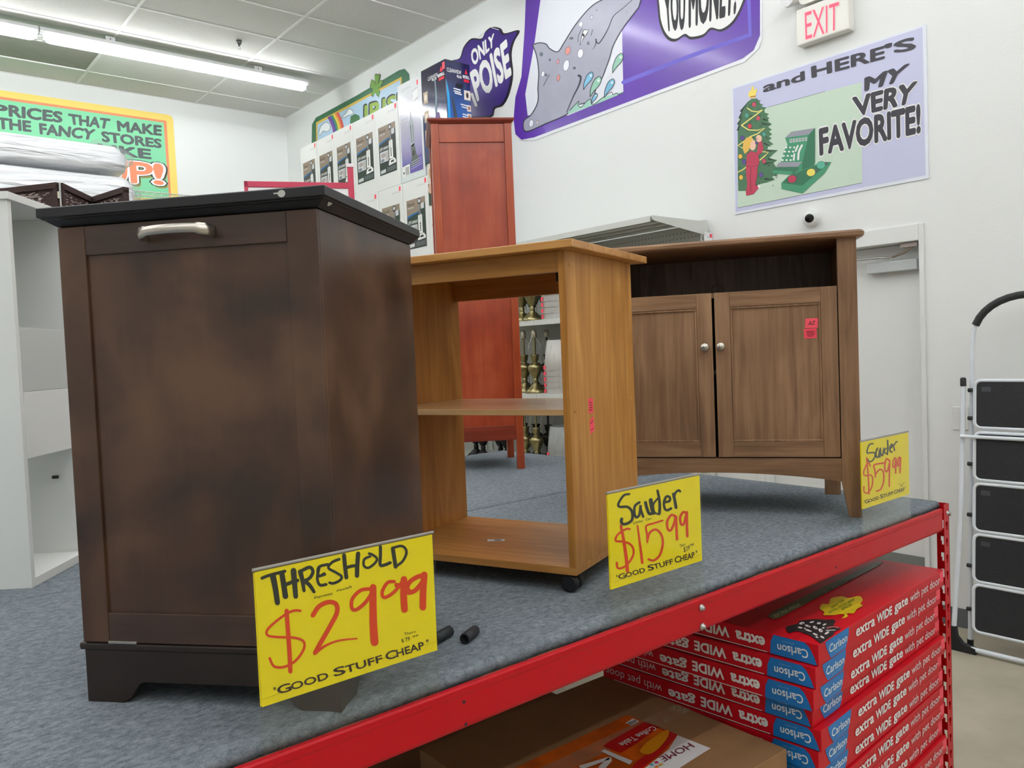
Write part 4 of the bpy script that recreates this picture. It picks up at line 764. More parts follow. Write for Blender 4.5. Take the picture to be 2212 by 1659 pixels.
for (x, y, a, b_, c, r_) in ((715, 300, 22, 33, (236, 236, 242), .3), (850, 213, 15, 24, (196, 196, 210), .3), (912, 127, 14, 10, (140, 140, 158), 0), (600, 474, 27, 17, (104, 108, 120), -.2), (808, 536, 17, 22, (118, 120, 134), 0), (555, 628, 27, 50, (230, 150, 138), .25), (710, 662, 33, 55, (238, 238, 244), .2), (535, 810, 34, 68, (240, 240, 246), .2), (228, 672, 22, 27, (104, 114, 124), .1), (333, 740, 13, 19, (104, 108, 120), 0), (433, 762, 13, 30, (224, 160, 164), .25), (636, 842, 20, 17, (104, 108, 120), 0), (247, 915, 17, 34, (240, 240, 246), .2), (285, 928, 15, 18, (104, 108, 120), 0), (438, 965, 16, 40, (226, 150, 138), .2), (1285, 150, 12, 24, (160, 160, 176), 0), (103, 1525, 24, 44, (240, 240, 246), .15), (178, 1515, 11, 22, (220, 214, 206), .1)):
    if c[0] > 190: P.oval(x, y, a + 4, b_ + 4, DL, 4, r_)
    P.oval(x, y, a, b_, ink(c), 4.4, r_)
for (x, y, s_, c) in ((810, 990, 1, (128, 192, 220)), (900, 1060, 1.15, (150, 200, 178)), (1070, 1080, 1.05, (120, 184, 212)), (885, 1215, .6, (128, 192, 220)), (1175, 770, 1.1, (150, 200, 178))):
    dr_ = [(-60 * s_, 120 * s_), (-55 * s_, 40 * s_), (-15 * s_, -60 * s_), (40 * s_, -100 * s_), (60 * s_, -60 * s_), (35 * s_, 0), (-20 * s_, 60 * s_)]
    P.poly([(x + a, y + b_) for a, b_ in dr_], ink(c), 4.8, True); P.line([(x + a, y + b_) for a, b_ in dr_], 9, DL, 5, closed=True); P.oval(x + 30 * s_, y - 55 * s_, 12 * s_, 14 * s_, W_, 5.4)
P.obj('dolphin_picture', ba, 'grey spotted dolphin leaping from water')
P = Print(WM, (-1, 0, 0), org, BC)
bub = [(1385, -260), (1390, 60), (1410, 180), (1450, 250), (1500, 265), (1558, 232), (1600, 252), (1680, 235), (1730, 190), (1800, 200), (1880, 140), (1940, 20), (1960, -90), (1900, -340), (1600, -420)]
P.poly(bub, K, 3, True); P.poly([(1660 + (x - 1660) * .955, -40 + (y + 40) * .94) for x, y in bub], W_, 4, True)
P.text('YOU', [(1425, -60), (1565, -105), (1560, 175), (1445, 190)], K, 5, .045); P.text('MONEY!', [(1590, -115), (1900, -215), (1885, 75), (1590, 165)], K, 5, .045)
P.obj('speech_bubble', ba, 'white speech bubble reading YOU MONEY!')
# --- purple burst sign
bu = thing('purple_bubble_sign', 'dark purple cloud-shaped wall sign reading ONLY PORPOISE behind the blue box', 'wall sign', (XW, 5.1, H + 2.1)); org = (XW, 5.1, H + 2.1)
cl = [(60, 700), (150, 750), (320, 750), (350, 692), (400, 672), (440, 600), (465, 480), (455, 350), (470, 270), (505, 205), (490, 192), (410, 212), (385, 180), (330, 172), (290, 200), (265, 245), (200, 245), (150, 300), (125, 370), (60, 400), (30, 540)]
board(bu, spline(bpts(cl), 4, True), 0, .004, plain('sign_black', (30, 26, 40), .35), org)
P = Print(WM, (-1, 0, 0), org, BC); P.poly([(255 + (x - 255) * .94, 455 + (y - 455) * .955) for x, y in cl], plain('sign_purple', (64, 40, 128), .3, vary=.2, scale=2), 1.2, True)
for tx, q in (('ONLY', [(195, 330), (345, 215), (345, 290), (215, 420)]), ('POISE', [(195, 470), (425, 258), (455, 470), (240, 640)])): P.text(tx, q, W_, 2.4, .04)
P.poly([(110, 520), (180, 470), (190, 560), (130, 600)], W_, 2.4)
P.line([(205, 600), (232, 672)], 18, W_, 2.4, False); P.line([(280, 195), (240, 240)], 5, W_, 2, False); P.line([(330, 176), (375, 190)], 4, W_, 1.5, False)
P.obj('lettering', bu, 'white lettering')
# --- green Irish sign
CI = lambda x, y: (600 + x / 3.7707, 120 + y / 3.7707)
ir = thing('irish_sign', 'green-framed wall sign with rainbow and shamrock, above the white vacuum boxes', 'wall sign', (XW, 7.2, H + 2.3)); org = (XW, 7.2, H + 2.3)
CP = lambda pts: [CI(x, y) for x, y in pts]
board(ir, spline(CP([(280, 1100), (275, 720), (278, 560), (310, 505), (650, 320), (985, 120), (1030, 108), (1066, 150), (1075, 260), (1075, 800), (700, 950)]), 1, True), 0, .004, plain('irish_green', (52, 110, 76), .4), org)
P = Print(WM, (-1, 0, 0), org, CI)
P.poly([(315, 1080), (312, 545), (1010, 172), (1018, 800)], ink((214, 180, 74)), 1); P.poly([(326, 1070), (324, 560), (1000, 198), (1006, 800)], plain('irish_sky', (176, 204, 226), .4), 2)
for k, c in enumerate(((130, 70, 150), (70, 90, 160), (80, 150, 90), (230, 210, 90), (230, 140, 70), (210, 80, 80))): P.line([(415 + 15 * k, 505 - 7 * k), (450 + 15 * k, 580 - 5 * k), (470 + 15 * k, 700)], 17, ink(c), 2.4 + .1 * k)
for cl_ in ([(335, 640), (350, 580), (390, 545), (425, 560), (425, 600), (400, 620), (370, 615), (345, 650)], [(520, 505), (555, 470), (580, 435), (610, 450), (612, 475), (570, 490), (545, 505)]): P.poly(cl_, ink((236, 240, 242)), 3, True); P.line(cl_, 3, K, 3.2, closed=True)
P.poly([(590, 540), (595, 495), (630, 475), (665, 490), (700, 700), (590, 700)], ink((70, 120, 76)), 3)
P.poly([(700, 720), (850, 560), (1006, 480), (1006, 800), (700, 900)], ink((90, 150, 80)), 2.8)
P.text('IRISH', [(705, 405), (1075, 270), (1075, 410), (705, 560)], K, 3.6, .05); P.text('IRISH', [(712, 412), (1080, 277), (1078, 405), (712, 555)], ink((150, 180, 70)), 4, .03)
P.obj('picture', ir, 'rainbow and clouds')
P = Print(WM, (-1, 0, 0), org, CI); SG = ink((112, 160, 60))
lv = [(800, 250), (790, 170), (800, 148), (815, 155), (832, 150), (833, 180), (815, 235), (840, 200), (862, 215), (845, 240), (848, 262), (820, 262), (835, 300), (812, 330), (795, 300), (780, 335), (762, 320), (775, 275), (752, 262), (760, 215), (768, 195), (790, 215)]
P.poly(lv, K, 4.4, True); P.poly([(803 + (x - 803) * .92, 248 + (y - 248) * .94) for x, y in lv], SG, 5, True); P.line([(812, 250), (826, 300), (822, 340)], (10, 8), SG, 4.6)
P.obj('shamrock', ir, 'green shamrock')
# --- green and yellow sign on the back wall
BM = plane_map(1, YW - .006)
CG = lambda x, y: (x / 5.2667, 180 + y / 5.2667)
gs = thing('prices_sign', 'large green sign with yellow border on the back wall, PRICES THAT MAKE THE FANCY STORES', 'wall sign', (.8, YW, H + 2.0)); org = (.8, YW, H + 2.0)
def yb_board(pts, m, lay, th):
    vs = []; n = len(pts)
    for d in (0, th):
        for p in pts:
            v = BM(*CG(*p)); v.y = YW - .0005 - d; vs.append(v - Vector(org))
    return MB().add(vs, [tuple(range(n)), tuple(range(n, 2 * n))[::-1]] + [(i, (i + 1) % n, n + (i + 1) % n, n + i) for i in range(n)], m)
yb_board([(-3200, -430), (-1500, -170), (0, 75), (1900, 355), (1955, 375), (1970, 420), (2025, 1250), (2050, 1500), (0, 1400), (-3300, 1150)], plain('sign_yellow', (238, 210, 104), .5), 0, .005).obj('board', gs, 'yellow bordered board')
P = Print(BM, (0, -1, 0), org, CG)
P.poly([(-3150, -330), (0, 150), (1885, 425), (1895, 440), (1945, 1270), (1960, 1450), (0, 1350), (-3150, 1100)], ink((226, 140, 96)), 1); P.poly([(-3130, -300), (0, 182), (1860, 447), (1918, 1240), (1930, 1420), (0, 1310), (-3130, 1060)], plain('sign_green', (124, 208, 158), .5), 2)
GT = plain('sign_charcoal', (74, 84, 84), .5)
for tx, q in (('P', [(-80, 235), (75, 258), (75, 365), (-80, 345)]), ('RICES', [(105, 250), (705, 330), (700, 445), (110, 375)]), ('THAT', [(780, 350), (1250, 410), (1225, 515), (800, 462)]), ('MAKE', [(1335, 430), (1832, 485), (1832, 592), (1345, 540)]), ('THE', [(-30, 390), (345, 435), (350, 548), (-20, 510)]), ('FANCY', [(450, 458), (1080, 530), (1050, 640), (460, 575)]), ('STORES', [(1155, 548), (1830, 640), (1832, 735), (1170, 660)]), ('LIKE', [(1120, 690), (1705, 755), (1712, 858), (1150, 800)])): P.text(tx, q, GT, 3, .045)
P.obj('lettering', gs, 'charcoal lettering')
P = Print(BM, (0, -1, 0), org, CG); OG = ink((240, 138, 100))
for dx, dy, m, la, bo in ((26, 30, ink((140, 140, 70)), 3, .05), (0, 0, K, 3.4, .085), (0, 0, W_, 3.8, .06), (0, 0, OG, 4.2, .02)):
    for tx, q in (('U', [(1190, 870), (1440, 885), (1440, 1130), (1200, 1115)]), ('P', [(1478, 893), (1730, 915), (1730, 1140), (1500, 1130)]), ('!', [(1752, 912), (1845, 925), (1850, 1155), (1760, 1145)])): P.text(tx, [(a + dx, b_ + dy) for a, b_ in q], m, la, bo)
P.obj('orange_lettering', gs, 'orange outlined letters')
# ------------------------------------------------------------------ exit sign, camera, outlet
ex = thing('exit_sign', 'white exit sign with pink-red letters high above the door', 'exit sign', (XW, 2.36, H + 1.69)); 
MB().box(-.062, 0, -.155, .158, 0, .205, plain('exit_white', (232, 230, 222), .45), .006).obj('sign_body', ex)
P = Print(plane_map(0, XW - .0625), (-1, 0, 0), (XW, 2.36, H + 1.69), c4)
EX = plain('exit_red', (250, 70, 96), .5, emit=.35)
P.text('EXIT', [(592, 92), (838, 12), (835, 208), (598, 285)], ink((246, 224, 218)), 1.5, .03); P.text('EXIT', [(592, 92), (838, 12), (835, 208), (598, 285)], EX, 2, 0)
P.obj('exit_lettering', ex, 'pink-red letters EXIT')
em = MB().prism([(-.13, .225), (-.11, .218), (.10, .218), (.125, .228), (.135, .25), (.135, .35), (-.14, .35), (-.14, .24)], -.07, 0, plain('exit_white', (232, 230, 222), .45), 'x'); em.obj('lamp_housing', ex, 'emergency lamp housing')
for yy in (-.19, .19): MB().tube([(-.05, yy * .7, .26), (-.07, yy, .275), (-.10, yy, .275)], [.02, .045, .045], HOUS, 16).obj('lamp_head', ex)
dc = thing('security_camera', 'white turret security camera under the poster above the walnut cabinet', 'security camera', (XW, 2.487, H + .706))
CW = plain('camera_white', (228, 230, 228), .35)
d0 = MB().lathe([(.055, 0), (.055, .012), (.048, .030), (.044, .036)], CW, n=28).obj('mount_ring', dc); d0.matrix_local = Matrix.Rotation(math.radians(-90), 4, 'Y')
d1 = MB().lathe([(.036 * math.cos(a) + .0001, .036 * math.sin(a)) for a in [-.6 + (math.pi / 2 + .6) * k / 10 for k in range(9)]] + [(.012, .034)], CW, n=24)
dirv = Vector((-.82, -.50, -.16)).normalized(); rot = dirv.to_track_quat('Z', 'Y').to_matrix().to_4x4()
ball = MB().lathe([(.020, -.036), (.034, -.022), (.040, -.004), (.040, .010), (.035, .026), (.030, .034), (.026, .036)], CW, n=28).obj('camera_ball', dc); bmx = Matrix.Translation((-.046, -.010, -.006)) @ rot; ball.matrix_local = bmx
lens = MB().lathe([(.025, .0362), (.024, .038), (.016, .037), (.010, .0385), (.002, .039)], plain('camera_lens', (14, 14, 16), .12), n=24).obj('lens', dc, 'black lens'); lens.matrix_local = bmx
ol = thing('wall_outlet', 'white wall outlet plate behind the folded ladder', 'outlet', (XW, 1.690, H - .44))
MB().box(-.006, 0, -.038, .038, -.060, .060, plain('outlet_white', (226, 228, 224), .4), .003).obj('plate', ol)
MB().tube([(-.007, -.016, .044), (-.0055, -.016, .044)], .004, K, 8).tube([(-.007, -.016, -.044), (-.0055, -.016, -.044)], .004, K, 8).obj('screw', ol)
# ================================================================== GONDOLA SHELVING ALONG THE RIGHT WALL
GX0, GX1, GY0, GY1 = 3.82, 4.33, 3.215, 8.96; ZT = H + .787
go = thing('gondola_shelving', 'pale grey steel gondola shelving against the wall, under the vacuum boxes', 'shelving', (4.08, GY0, 0)); gorg = Vector((4.08, GY0, 0))
sh_ = (-4.08, -GY0, 0); n_sec = 5; sl = (GY1 - GY0) / n_sec
levels = [(ZT, GX0, 'top'), (H + .215, 3.86, 'mid'), (H - .318, 3.86, 'mid'), (H - .86, 3.80, 'low'), (.17, 3.78, 'base')]
for k in range(n_sec):
    a, b_ = GY0 + sl * k, GY0 + sl * (k + 1)
    MB().box(GX1 + .002, GX1 + .014, a + .02, b_ - .02, .1, ZT - .01, SHELFG).shift(sh_).obj('back_panel', go)
    for z, xf, nm in levels:
        m = MB().box(xf, GX1, a + .002, b_ - .002, z - .006, z, SHELF)
        m.box(xf - .002, xf + .004, a + .0015, b_ - .0015, z - .036, z + .0005, SHELF, .001)
        if nm == 'top':
            for q_ in (.12, .26, .38): m.box(xf + q_, xf + q_ + .035, a + .01, b_ - .01, z - .022, z - .006, SHELFG, .004)
        m.shift(sh_).obj('shelf', go)
    if k == 0:   # perforated holes of the nearest visible back panel
        m = MB()
        for i in range(36):
            for j in range(7):
                yy = a + .05 + i * .0305; zz = ZT - .05 - j * .036; m.box(GX1 + .0012, GX1 + .0022, yy - .003, yy + .003, zz - .003, zz + .003, K)
        o = m.shift(sh_).obj('perforation', go); o['kind'] = 'stuff'
for k in range(n_sec + 1):
    y = GY0 + sl * k
    m = MB().box(GX1 - .004, GX1 + .045, y - .014, y + .014, 0, ZT + .012, SHELF, .002)
    for j in range(40): m.box(GX1 - .0048, GX1 - .0038, y - .010, y - .006, .25 + j * .05, .275 + j * .05, K)
    m.shift(sh_).obj('upright', go)
    if k in (0, n_sec):
        yy = y - .012 if k == 0 else y + .012
        for z, xf, nm in levels[:4]:
            MB().prism([(xf, z + .001), (xf, z - .018), (xf + .02, z - .028), (GX1, z - .085), (GX1, z + .002)], yy - .0015, yy + .0015, SHELF, 'y').shift(sh_).obj('bracket', go)
pk = thing('carded_product', 'white carded package hanging on the shelf end, pink sticker on its corner', 'package', (GX1 - .02, GY0 - .03, ZT - .262))
MB().box(0, .085, -.002, .0, 0, .19, WHITEC, .001).obj('card', pk); MB().box(.058, .082, -.0026, -.0021, .158, .183, PINK).obj('price_sticker', pk)
MB().tube([(.04, .0, .176), (.04, .014, .18), (.04, .028, .18)], .0022, STEEL, 6).obj('hook', pk)
P = Print(lambda u, v: Vector((u, -.0022, .19 - v)), (0, -1, 0)); P.oval(.012, .014, .006, .006, ink((120, 130, 160)), 1); P.oval(.012, .014, .0042, .0042, W_, 2); P.poly([(.03, .024), (.055, .024), (.055, .032), (.03, .032)], ink((190, 196, 220)), 1); P.obj('card_print', pk)
# --- vacuum boxes on top of the gondola
BXF = 3.85; UP = ZT + .001; BH1, BH2 = .715, .725
def shark_print(w_, h_):
    P = Print(lambda u, v: Vector((-.0004, w_ * (.5 - u), h_ * (1 - v))), (-1, 0, 0)); BR = ink((150, 132, 116)); DK = plain('vac_print_black', (44, 46, 50), .3); BLU = ink((40, 110, 170)); LG = ink((206, 208, 212)); MG = ink((126, 130, 136))
    x0, x1, y0, y1 = .14, .87, .23, .82
    X = lambda u: x0 + (x1 - x0) * u; Y = lambda v: y0 + (y1 - y0) * v
    P.poly([(X(0), Y(0)), (X(1), Y(0)), (X(1), Y(1)), (X(0), Y(1))], DK, 1)
    P.poly([(X(0), Y(0)), (X(1), Y(0)), (X(1), Y(.12)), (X(.6), Y(.28)), (X(.3), Y(.29)), (X(0), Y(.34))], BR, 2)
    P.poly([(X(.02), Y(.33)), (X(.3), Y(.29)), (X(.62), Y(.27)), (X(.62), Y(.30)), (X(.3), Y(.33)), (X(.02), Y(.37))], BLU, 2.4)
    P.text('Shark', [(X(.05), Y(.06)), (X(.45), Y(.06)), (X(.45), Y(.13)), (X(.05), Y(.13))], ink((70, 62, 58)), 3, .005); P.text('NAVIGATOR', [(X(.06), Y(.15)), (X(.38), Y(.15)), (X(.38), Y(.18)), (X(.06), Y(.18))], W_, 3)
    P.text('LIFT-AWAY', [(X(.06), Y(.43)), (X(.58), Y(.43)), (X(.58), Y(.49)), (X(.06), Y(.49))], W_, 3, .02, .1)
    P.poly([(X(.06), Y(.52)), (X(.55), Y(.52)), (X(.55), Y(.74)), (X(.06), Y(.74))], LG, 2.4); P.oval(X(.25), Y(.60), .10, .028, ink((170, 160, 156)), 2.8); P.oval(X(.2), Y(.70), .08, .018, MG, 2.8); P.poly([(X(.4), Y(.55)), (X(.52), Y(.55)), (X(.52), Y(.72)), (X(.4), Y(.72))], ink((186, 178, 174)), 2.8)
    P.oval(X(.70), Y(.07), .065, .035, K, 3); P.oval(X(.70), Y(.07), .045, .022, LG, 3.3); P.poly([(X(.66), Y(.10)), (X(.74), Y(.10)), (X(.74), Y(.35)), (X(.66), Y(.35))], MG, 3); P.poly([(X(.78), Y(.13)), (X(.94), Y(.12)), (X(.94), Y(.23)), (X(.78), Y(.24))], LG, 3)
    P.poly([(X(.60), Y(.36)), (X(.66), Y(.33)), (X(.76), Y(.33)), (X(.82), Y(.36)), (X(.82), Y(.72)), (X(.60), Y(.72))], W_, 3); P.line([(X(.71), Y(.38)), (X(.71), Y(.68))], .012, MG, 3.5, False)
    for k in range(4): P.oval(X(.71), Y(.52 + .045 * k), .022, .012, K, 3.8)
    P.poly([(X(.55), Y(.82)), (X(.60), Y(.74)), (X(.88), Y(.72)), (X(.97), Y(.78)), (X(.97), Y(.83)), (X(.55), Y(.85))], W_, 3.4); P.poly([(X(.68), Y(.765)), (X(.84), Y(.755)), (X(.86), Y(.80)), (X(.68), Y(.805))], K, 3.8)
    P.poly([(X(.05), Y(.90)), (X(.36), Y(.89)), (X(.36), Y(.96)), (X(.05), Y(.97))], LG, 2.6)
    for k in range(5): P.line([(X(.44), Y(.885 + .018 * k)), (X(.94), Y(.88 + .018 * k))], .005, MG, 2.6, False)
    P.text('NV352', [(.60, .078), (.90, .078), (.90, .098), (.60, .098)], ink((190, 190, 190)), 1)
    return P
def vac_box(w_, h_, loc, label):
    t = thing('vacuum_box', label, 'box', loc, 0, 'white boxed upright vacuums'); MB().box(0, .25, -w_ / 2 + .002, w_ / 2 - .002, 0, h_ - .002, WHITEC, .003).obj('carton', t)
    shark_print(w_, h_).obj('front_print', t)
    MB().quad((-.0012, -w_ / 2 + .02, h_ - .018), (-.0012, -w_ / 2 + .045, h_ - .018), (-.0012, -w_ / 2 + .045, h_ - .058), (-.0012, -w_ / 2 + .02, h_ - .058), PINK).obj('price_sticker', t, 'pink sticker', fix=False)
    return t
upy = [7.977, 7.604, 7.224, 6.849, 6.433, 6.037]
upl = ['leftmost of the upper row', 'second from left in the upper row', 'middle box of the upper row', 'fourth from left in the upper row', 'rightmost white one of the upper row, beside the purple-print box']
vb = None
for k in range(5):
    y0, y1 = upy[k + 1], upy[k]; loc = (BXF + .003 * (k % 2), (y0 + y1) / 2, UP + BH1); l = 'white boxed upright vacuum, ' + upl[k]
    if vb is None: vb = vac_box(.378, BH2, loc, l); vb.scale = (1, (y1 - y0) / .378, 1)
    else: o = dup(vb, loc, 0, l); o.scale = (1, (y1 - y0) / .378, 1)
low = [8.02, 7.65, 7.28, 6.905, 6.430, 6.021, 5.627]
lol = ['lower row, far left behind the red-framed stand', 'lower row, second from left, hidden by the dark cabinet', 'lower row, third from left, hidden by the dark cabinet', 'lower row, just above the dark cabinet top', 'lower row, behind the dark cabinet corner', 'lower row, nearest one with its whole picture showing']
for k in range(6):
    y0, y1 = low[k + 1], low[k]; o = dup(vb, (BXF - .006 + .004 * (k % 3), (y0 + y1) / 2, UP), 0, 'white boxed upright vacuum, ' + lol[k]); o.scale = (1, (y1 - y0) / .378, BH1 / BH2)
# purple-print vacuum box, slightly taller
y0, y1 = 5.657, 6.030; w_ = y1 - y0; h_ = H + 2.343 - UP - BH1
t = thing('purple_print_vacuum_box', 'white glossy vacuum box with purple fade, left of the dark blue box', 'box', (BXF, (y0 + y1) / 2, UP + BH1)); MB().box(0, .25, -w_ / 2, w_ / 2 - .002, 0, h_, plain('gloss_white_card', (226, 228, 232), .15, coat=.6), .002).obj('carton', t)
def faded():
    m = bpy.data.materials.new('purple_fade_print'); m.use_nodes = True; nt = m.node_tree; N = nt.nodes.new; L = nt.links.new; b = nt.nodes['Principled BSDF']; b.inputs['Roughness'].default_value = .14; b.inputs['Coat Weight'].default_value = .5
    tc = N('ShaderNodeTexCoord'); sx = N('ShaderNodeSeparateXYZ'); L(tc.outputs['Object'], sx.inputs[0]); mr = N('ShaderNodeMapRange'); mr.inputs['From Min'].default_value = .12; mr.inputs['From Max'].default_value = .62; L(sx.outputs['Z'], mr.inputs['Value'])
    r = N('ShaderNodeValToRGB'); r.color_ramp.elements[0].color = lin((112, 96, 176)) + (1,); r.color_ramp.elements[1].color = lin((226, 226, 232)) + (1,); L(mr.outputs[0], r.inputs['Fac']); L(r.outputs['Color'], b.inputs['Base Color']); return m
P = Print(lambda u, v: Vector((-.0004, w_ * (.5 - u), h_ * (1 - v))), (-1, 0, 0)); PF = faded()
P.poly([(.08, .16), (.94, .10), (.94, .93), (.08, .93)], PF, 1); P.poly([(.42, .80), (.94, .78), (.94, .93), (.42, .93)], ink((104, 84, 168), .3), 2)
P.poly([(.08, .84), (.40, .83), (.40, .94), (.08, .95)], W_, 2.2)
for k in range(9): P.line([(.22 + .018 * k, .855), (.22 + .018 * k, .93)], .006 if k % 3 else .010, K, 2.6, False)
P.oval(.14, .905, .03, .012, K, 2.6)
vg = ink((96, 104, 98)); vl = ink((170, 176, 184)); 
P.line([(.52, .30), (.53, .40)], (.02, .05), vl, 2.6, False); P.poly([(.46, .42), (.56, .38), (.62, .44), (.64, .60), (.60, .66), (.50, .66), (.47, .58)], vl, 2.8, True); P.line([(.50, .46), (.53, .62)], .03, vg, 3, False); P.line([(.60, .46), (.61, .62)], .02, vg, 3, False)
P.poly([(.48, .66), (.62, .64), (.70, .76), (.78, .80), (.80, .84), (.46, .88), (.42, .84), (.50, .78)], vg, 2.8); P.oval(.58, .74, .06, .03, ink((60, 66, 62)), 3)
for k in range(5): P.line([(.14, .37 + .035 * k), (.40 - .03 * (k % 3), .365 + .035 * k)], .007, ink((170, 170, 176)), 2.2, False)
P.text('eureka', [(.18, .20), (.55, .17), (.55, .22), (.18, .25)], ink((200, 202, 208)), 2.2); P.poly([(.64, .13), (.86, .11), (.86, .21), (.64, .23)], ink((236, 236, 238)), 2.2); P.line([(.64, .13), (.86, .11), (.86, .21), (.64, .23), (.64, .13)], .008, vl, 2.6, False)
for k in range(4): P.line([(.46, .825 + .022 * k), (.90, .805 + .022 * k)], .006, ink((190, 184, 220)), 2.6, False)
P.text('AS1061', [(.18, .06), (.56, .05), (.56, .075), (.18, .085)], ink((180, 182, 184)), 1)
P.obj('front_print', t); MB().quad((-.0012, -w_ / 2 + .045, h_ - .03), (-.0012, -w_ / 2 + .065, h_ - .03), (-.0012, -w_ / 2 + .065, h_ - .07), (-.0012, -w_ / 2 + .045, h_ - .07), PINK).obj('price_sticker', t, 'pink sticker', fix=False)
# dark blue vacuum box
y0, y1 = 5.305, 5.653; w_ = y1 - y0; zb_ = H + 1.588; h_ = H + 2.364 - zb_; dx_ = .248
bx = thing('blue_vacuum_box', 'glossy dark blue vacuum box standing highest, behind the cherry cabinet', 'box', (BXF, (y0 + y1) / 2, zb_))
MB().box(0, dx_, -w_ / 2, w_ / 2, 0, h_, plain('navy_card', (22, 24, 52), .12, coat=.8), .002).obj('carton', bx)
def bluefade(nm, c0, c1_, z0_, z1_):
    m = bpy.data.materials.new(nm); m.use_nodes = True; nt = m.node_tree; N = nt.nodes.new; L = nt.links.new; b = nt.nodes['Principled BSDF']; b.inputs['Roughness'].default_value = .12; b.inputs['Coat Weight'].default_value = .6
    tc = N('ShaderNodeTexCoord'); sx = N('ShaderNodeSeparateXYZ'); L(tc.outputs['Object'], sx.inputs[0]); mr = N('ShaderNodeMapRange'); mr.inputs['From Min'].default_value = z0_; mr.inputs['From Max'].default_value = z1_; L(sx.outputs['Z'], mr.inputs['Value'])
    r = N('ShaderNodeValToRGB'); r.color_ramp.elements[0].color = lin(c0) + (1,); r.color_ramp.elements[1].color = lin(c1_) + (1,); L(mr.outputs[0], r.inputs['Fac']); L(r.outputs['Color'], b.inputs['Base Color']); return m
def blue_face(P, flip, bf):
    P.poly([(.02, .02), (.98, .02), (.98, .98), (.02, .98)], bf, .6)
    P.text('CLEANVIEW', [(.06, .085), (.64, .085), (.64, .125), (.06, .125)] if flip else [(.28, .10), (.70, .10), (.70, .14), (.28, .14)], W_, 2); P.text('PLUS', [(.46, .14), (.64, .14), (.64, .165), (.46, .165)], W_, 2, .03)
    P.poly([(.78, .11), (.84, .05), (.90, .11)], ink((214, 30, 52)), 2); P.text('BISSELL', [(.70, .125), (.97, .125), (.97, .155), (.70, .155)], W_, 2.4, .03); P.poly([(.73, .165), (.95, .165), (.95, .195), (.73, .195)], ink((214, 30, 52)), 2)
wloc = lambda u, v: Vector((-.0004, w_ * (.5 - u), h_ * (1 - v)))
P = Print(wloc, (-1, 0, 0)); blue_face(P, False, bluefade('navy_print', (36, 56, 112), (26, 24, 58), .2, .6))
for (cx_, cy_) in ((.16, .30), (.17, .50), (.17, .70)): P.poly([(cx_ - .09, cy_ - .06), (cx_ + .09, cy_ - .06), (cx_ + .09, cy_ + .06), (cx_ - .09, cy_ + .06)], ink((196, 176, 150)), 2); P.oval(cx_, cy_, .05, .035, ink((236, 226, 210)), 2.4)
P.line([(.58, .18), (.60, .34), (.57, .48), (.60, .62)], (.05, .10), ink((120, 136, 146)), 2.4); P.poly([(.52, .56), (.70, .52), (.74, .78), (.50, .80)], ink((110, 90, 140)), 2.8, True); P.poly([(.46, .82), (.80, .78), (.84, .90), (.44, .92)], ink((60, 64, 78)), 2.8, True)
P.obj('front_print', bx)
P = Print(lambda u, v: Vector((dx_ * u, -w_ / 2 - .0004, h_ * (1 - v))), (0, -1, 0)); blue_face(P, True, bluefade('blue_print', (20, 96, 186), (22, 26, 70), .30, .62))
P.poly([(.02, .20), (.12, .35), (.14, .95), (.05, .95)], plain('cyan_print', (40, 160, 220), .12, coat=.6), 1.4); P.poly([(.40, .225), (.68, .225), (.68, .27), (.40, .27)], ink((10, 12, 26)), 2)
for (yy, hh, xx) in ((.28, .10, .72), (.43, .065, .82), (.52, .065, .82), (.62, .065, .82), (.71, .065, .82)): P.poly([(xx, yy), (.98, yy), (.98, yy + hh), (xx, yy + hh)], ink((226, 214, 204)), 2); P.oval((xx + .98) / 2, yy + hh / 2, .05, hh * .3, K if hh > .08 else ink((160, 110, 90)), 2.4)
for (yy, xx) in ((.285, .30), (.31, .30), (.33, .34), (.435, .56), (.46, .60), (.535, .62), (.56, .62), (.64, .62)): P.line([(xx, yy), (xx + .28, yy + .005)], .012, W_, 2, False)
P.poly([(.20, .38), (.28, .40), (.42, .60), (.44, .78), (.20, .80), (.18, .66), (.26, .60)], ink((64, 70, 84)), 2, True); P.poly([(.28, .66), (.48, .64), (.52, .74), (.28, .76)], ink((120, 70, 140)), 2.4)
P.obj('side_print', bx); MB().quad((-.0012, -w_ / 2 + .004, h_ - .02), (-.0012, -w_ / 2 + .038, h_ - .02), (-.0012, -w_ / 2 + .038, h_ - .075), (-.0012, -w_ / 2 + .004, h_ - .075), PINK).obj('price_sticker', bx, 'pink sticker', fix=False)
# white photo-print vacuum box below it
h2 = zb_ - UP; w2 = .36
t = thing('photo_print_vacuum_box', 'white vacuum box with a family photo print, under the blue box', 'box', (BXF, 5.624 - w2 / 2, UP)); MB().box(0, .25, -w2 / 2, w2 / 2, 0, h2 - .001, WHITEC, .002).obj('carton', t)
P = Print(lambda u, v: Vector((-.0004, w2 * (.5 - u), h2 * (1 - v))), (-1, 0, 0))
P.poly([(.02, .01), (.98, .01), (.98, .46), (.5, .50), (.02, .44)], ink((220, 210, 196)), 1); P.oval(.22, .13, .16, .07, ink((196, 160, 110)), 1.6, .3); P.oval(.26, .20, .12, .06, ink((228, 184, 156)), 2); P.poly([(.02, .20), (.16, .26), (.16, .44), (.02, .43)], ink((40, 60, 46)), 2.2); P.poly([(.28, .25), (.44, .26), (.46, .44), (.30, .44)], ink((150, 190, 214)), 2.2); P.poly([(.44, .30), (.6, .30), (.6, .45), (.44, .45)], ink((36, 40, 80)), 2); P.oval(.10, .26, .08, .05, ink((214, 170, 146)), 2.6)
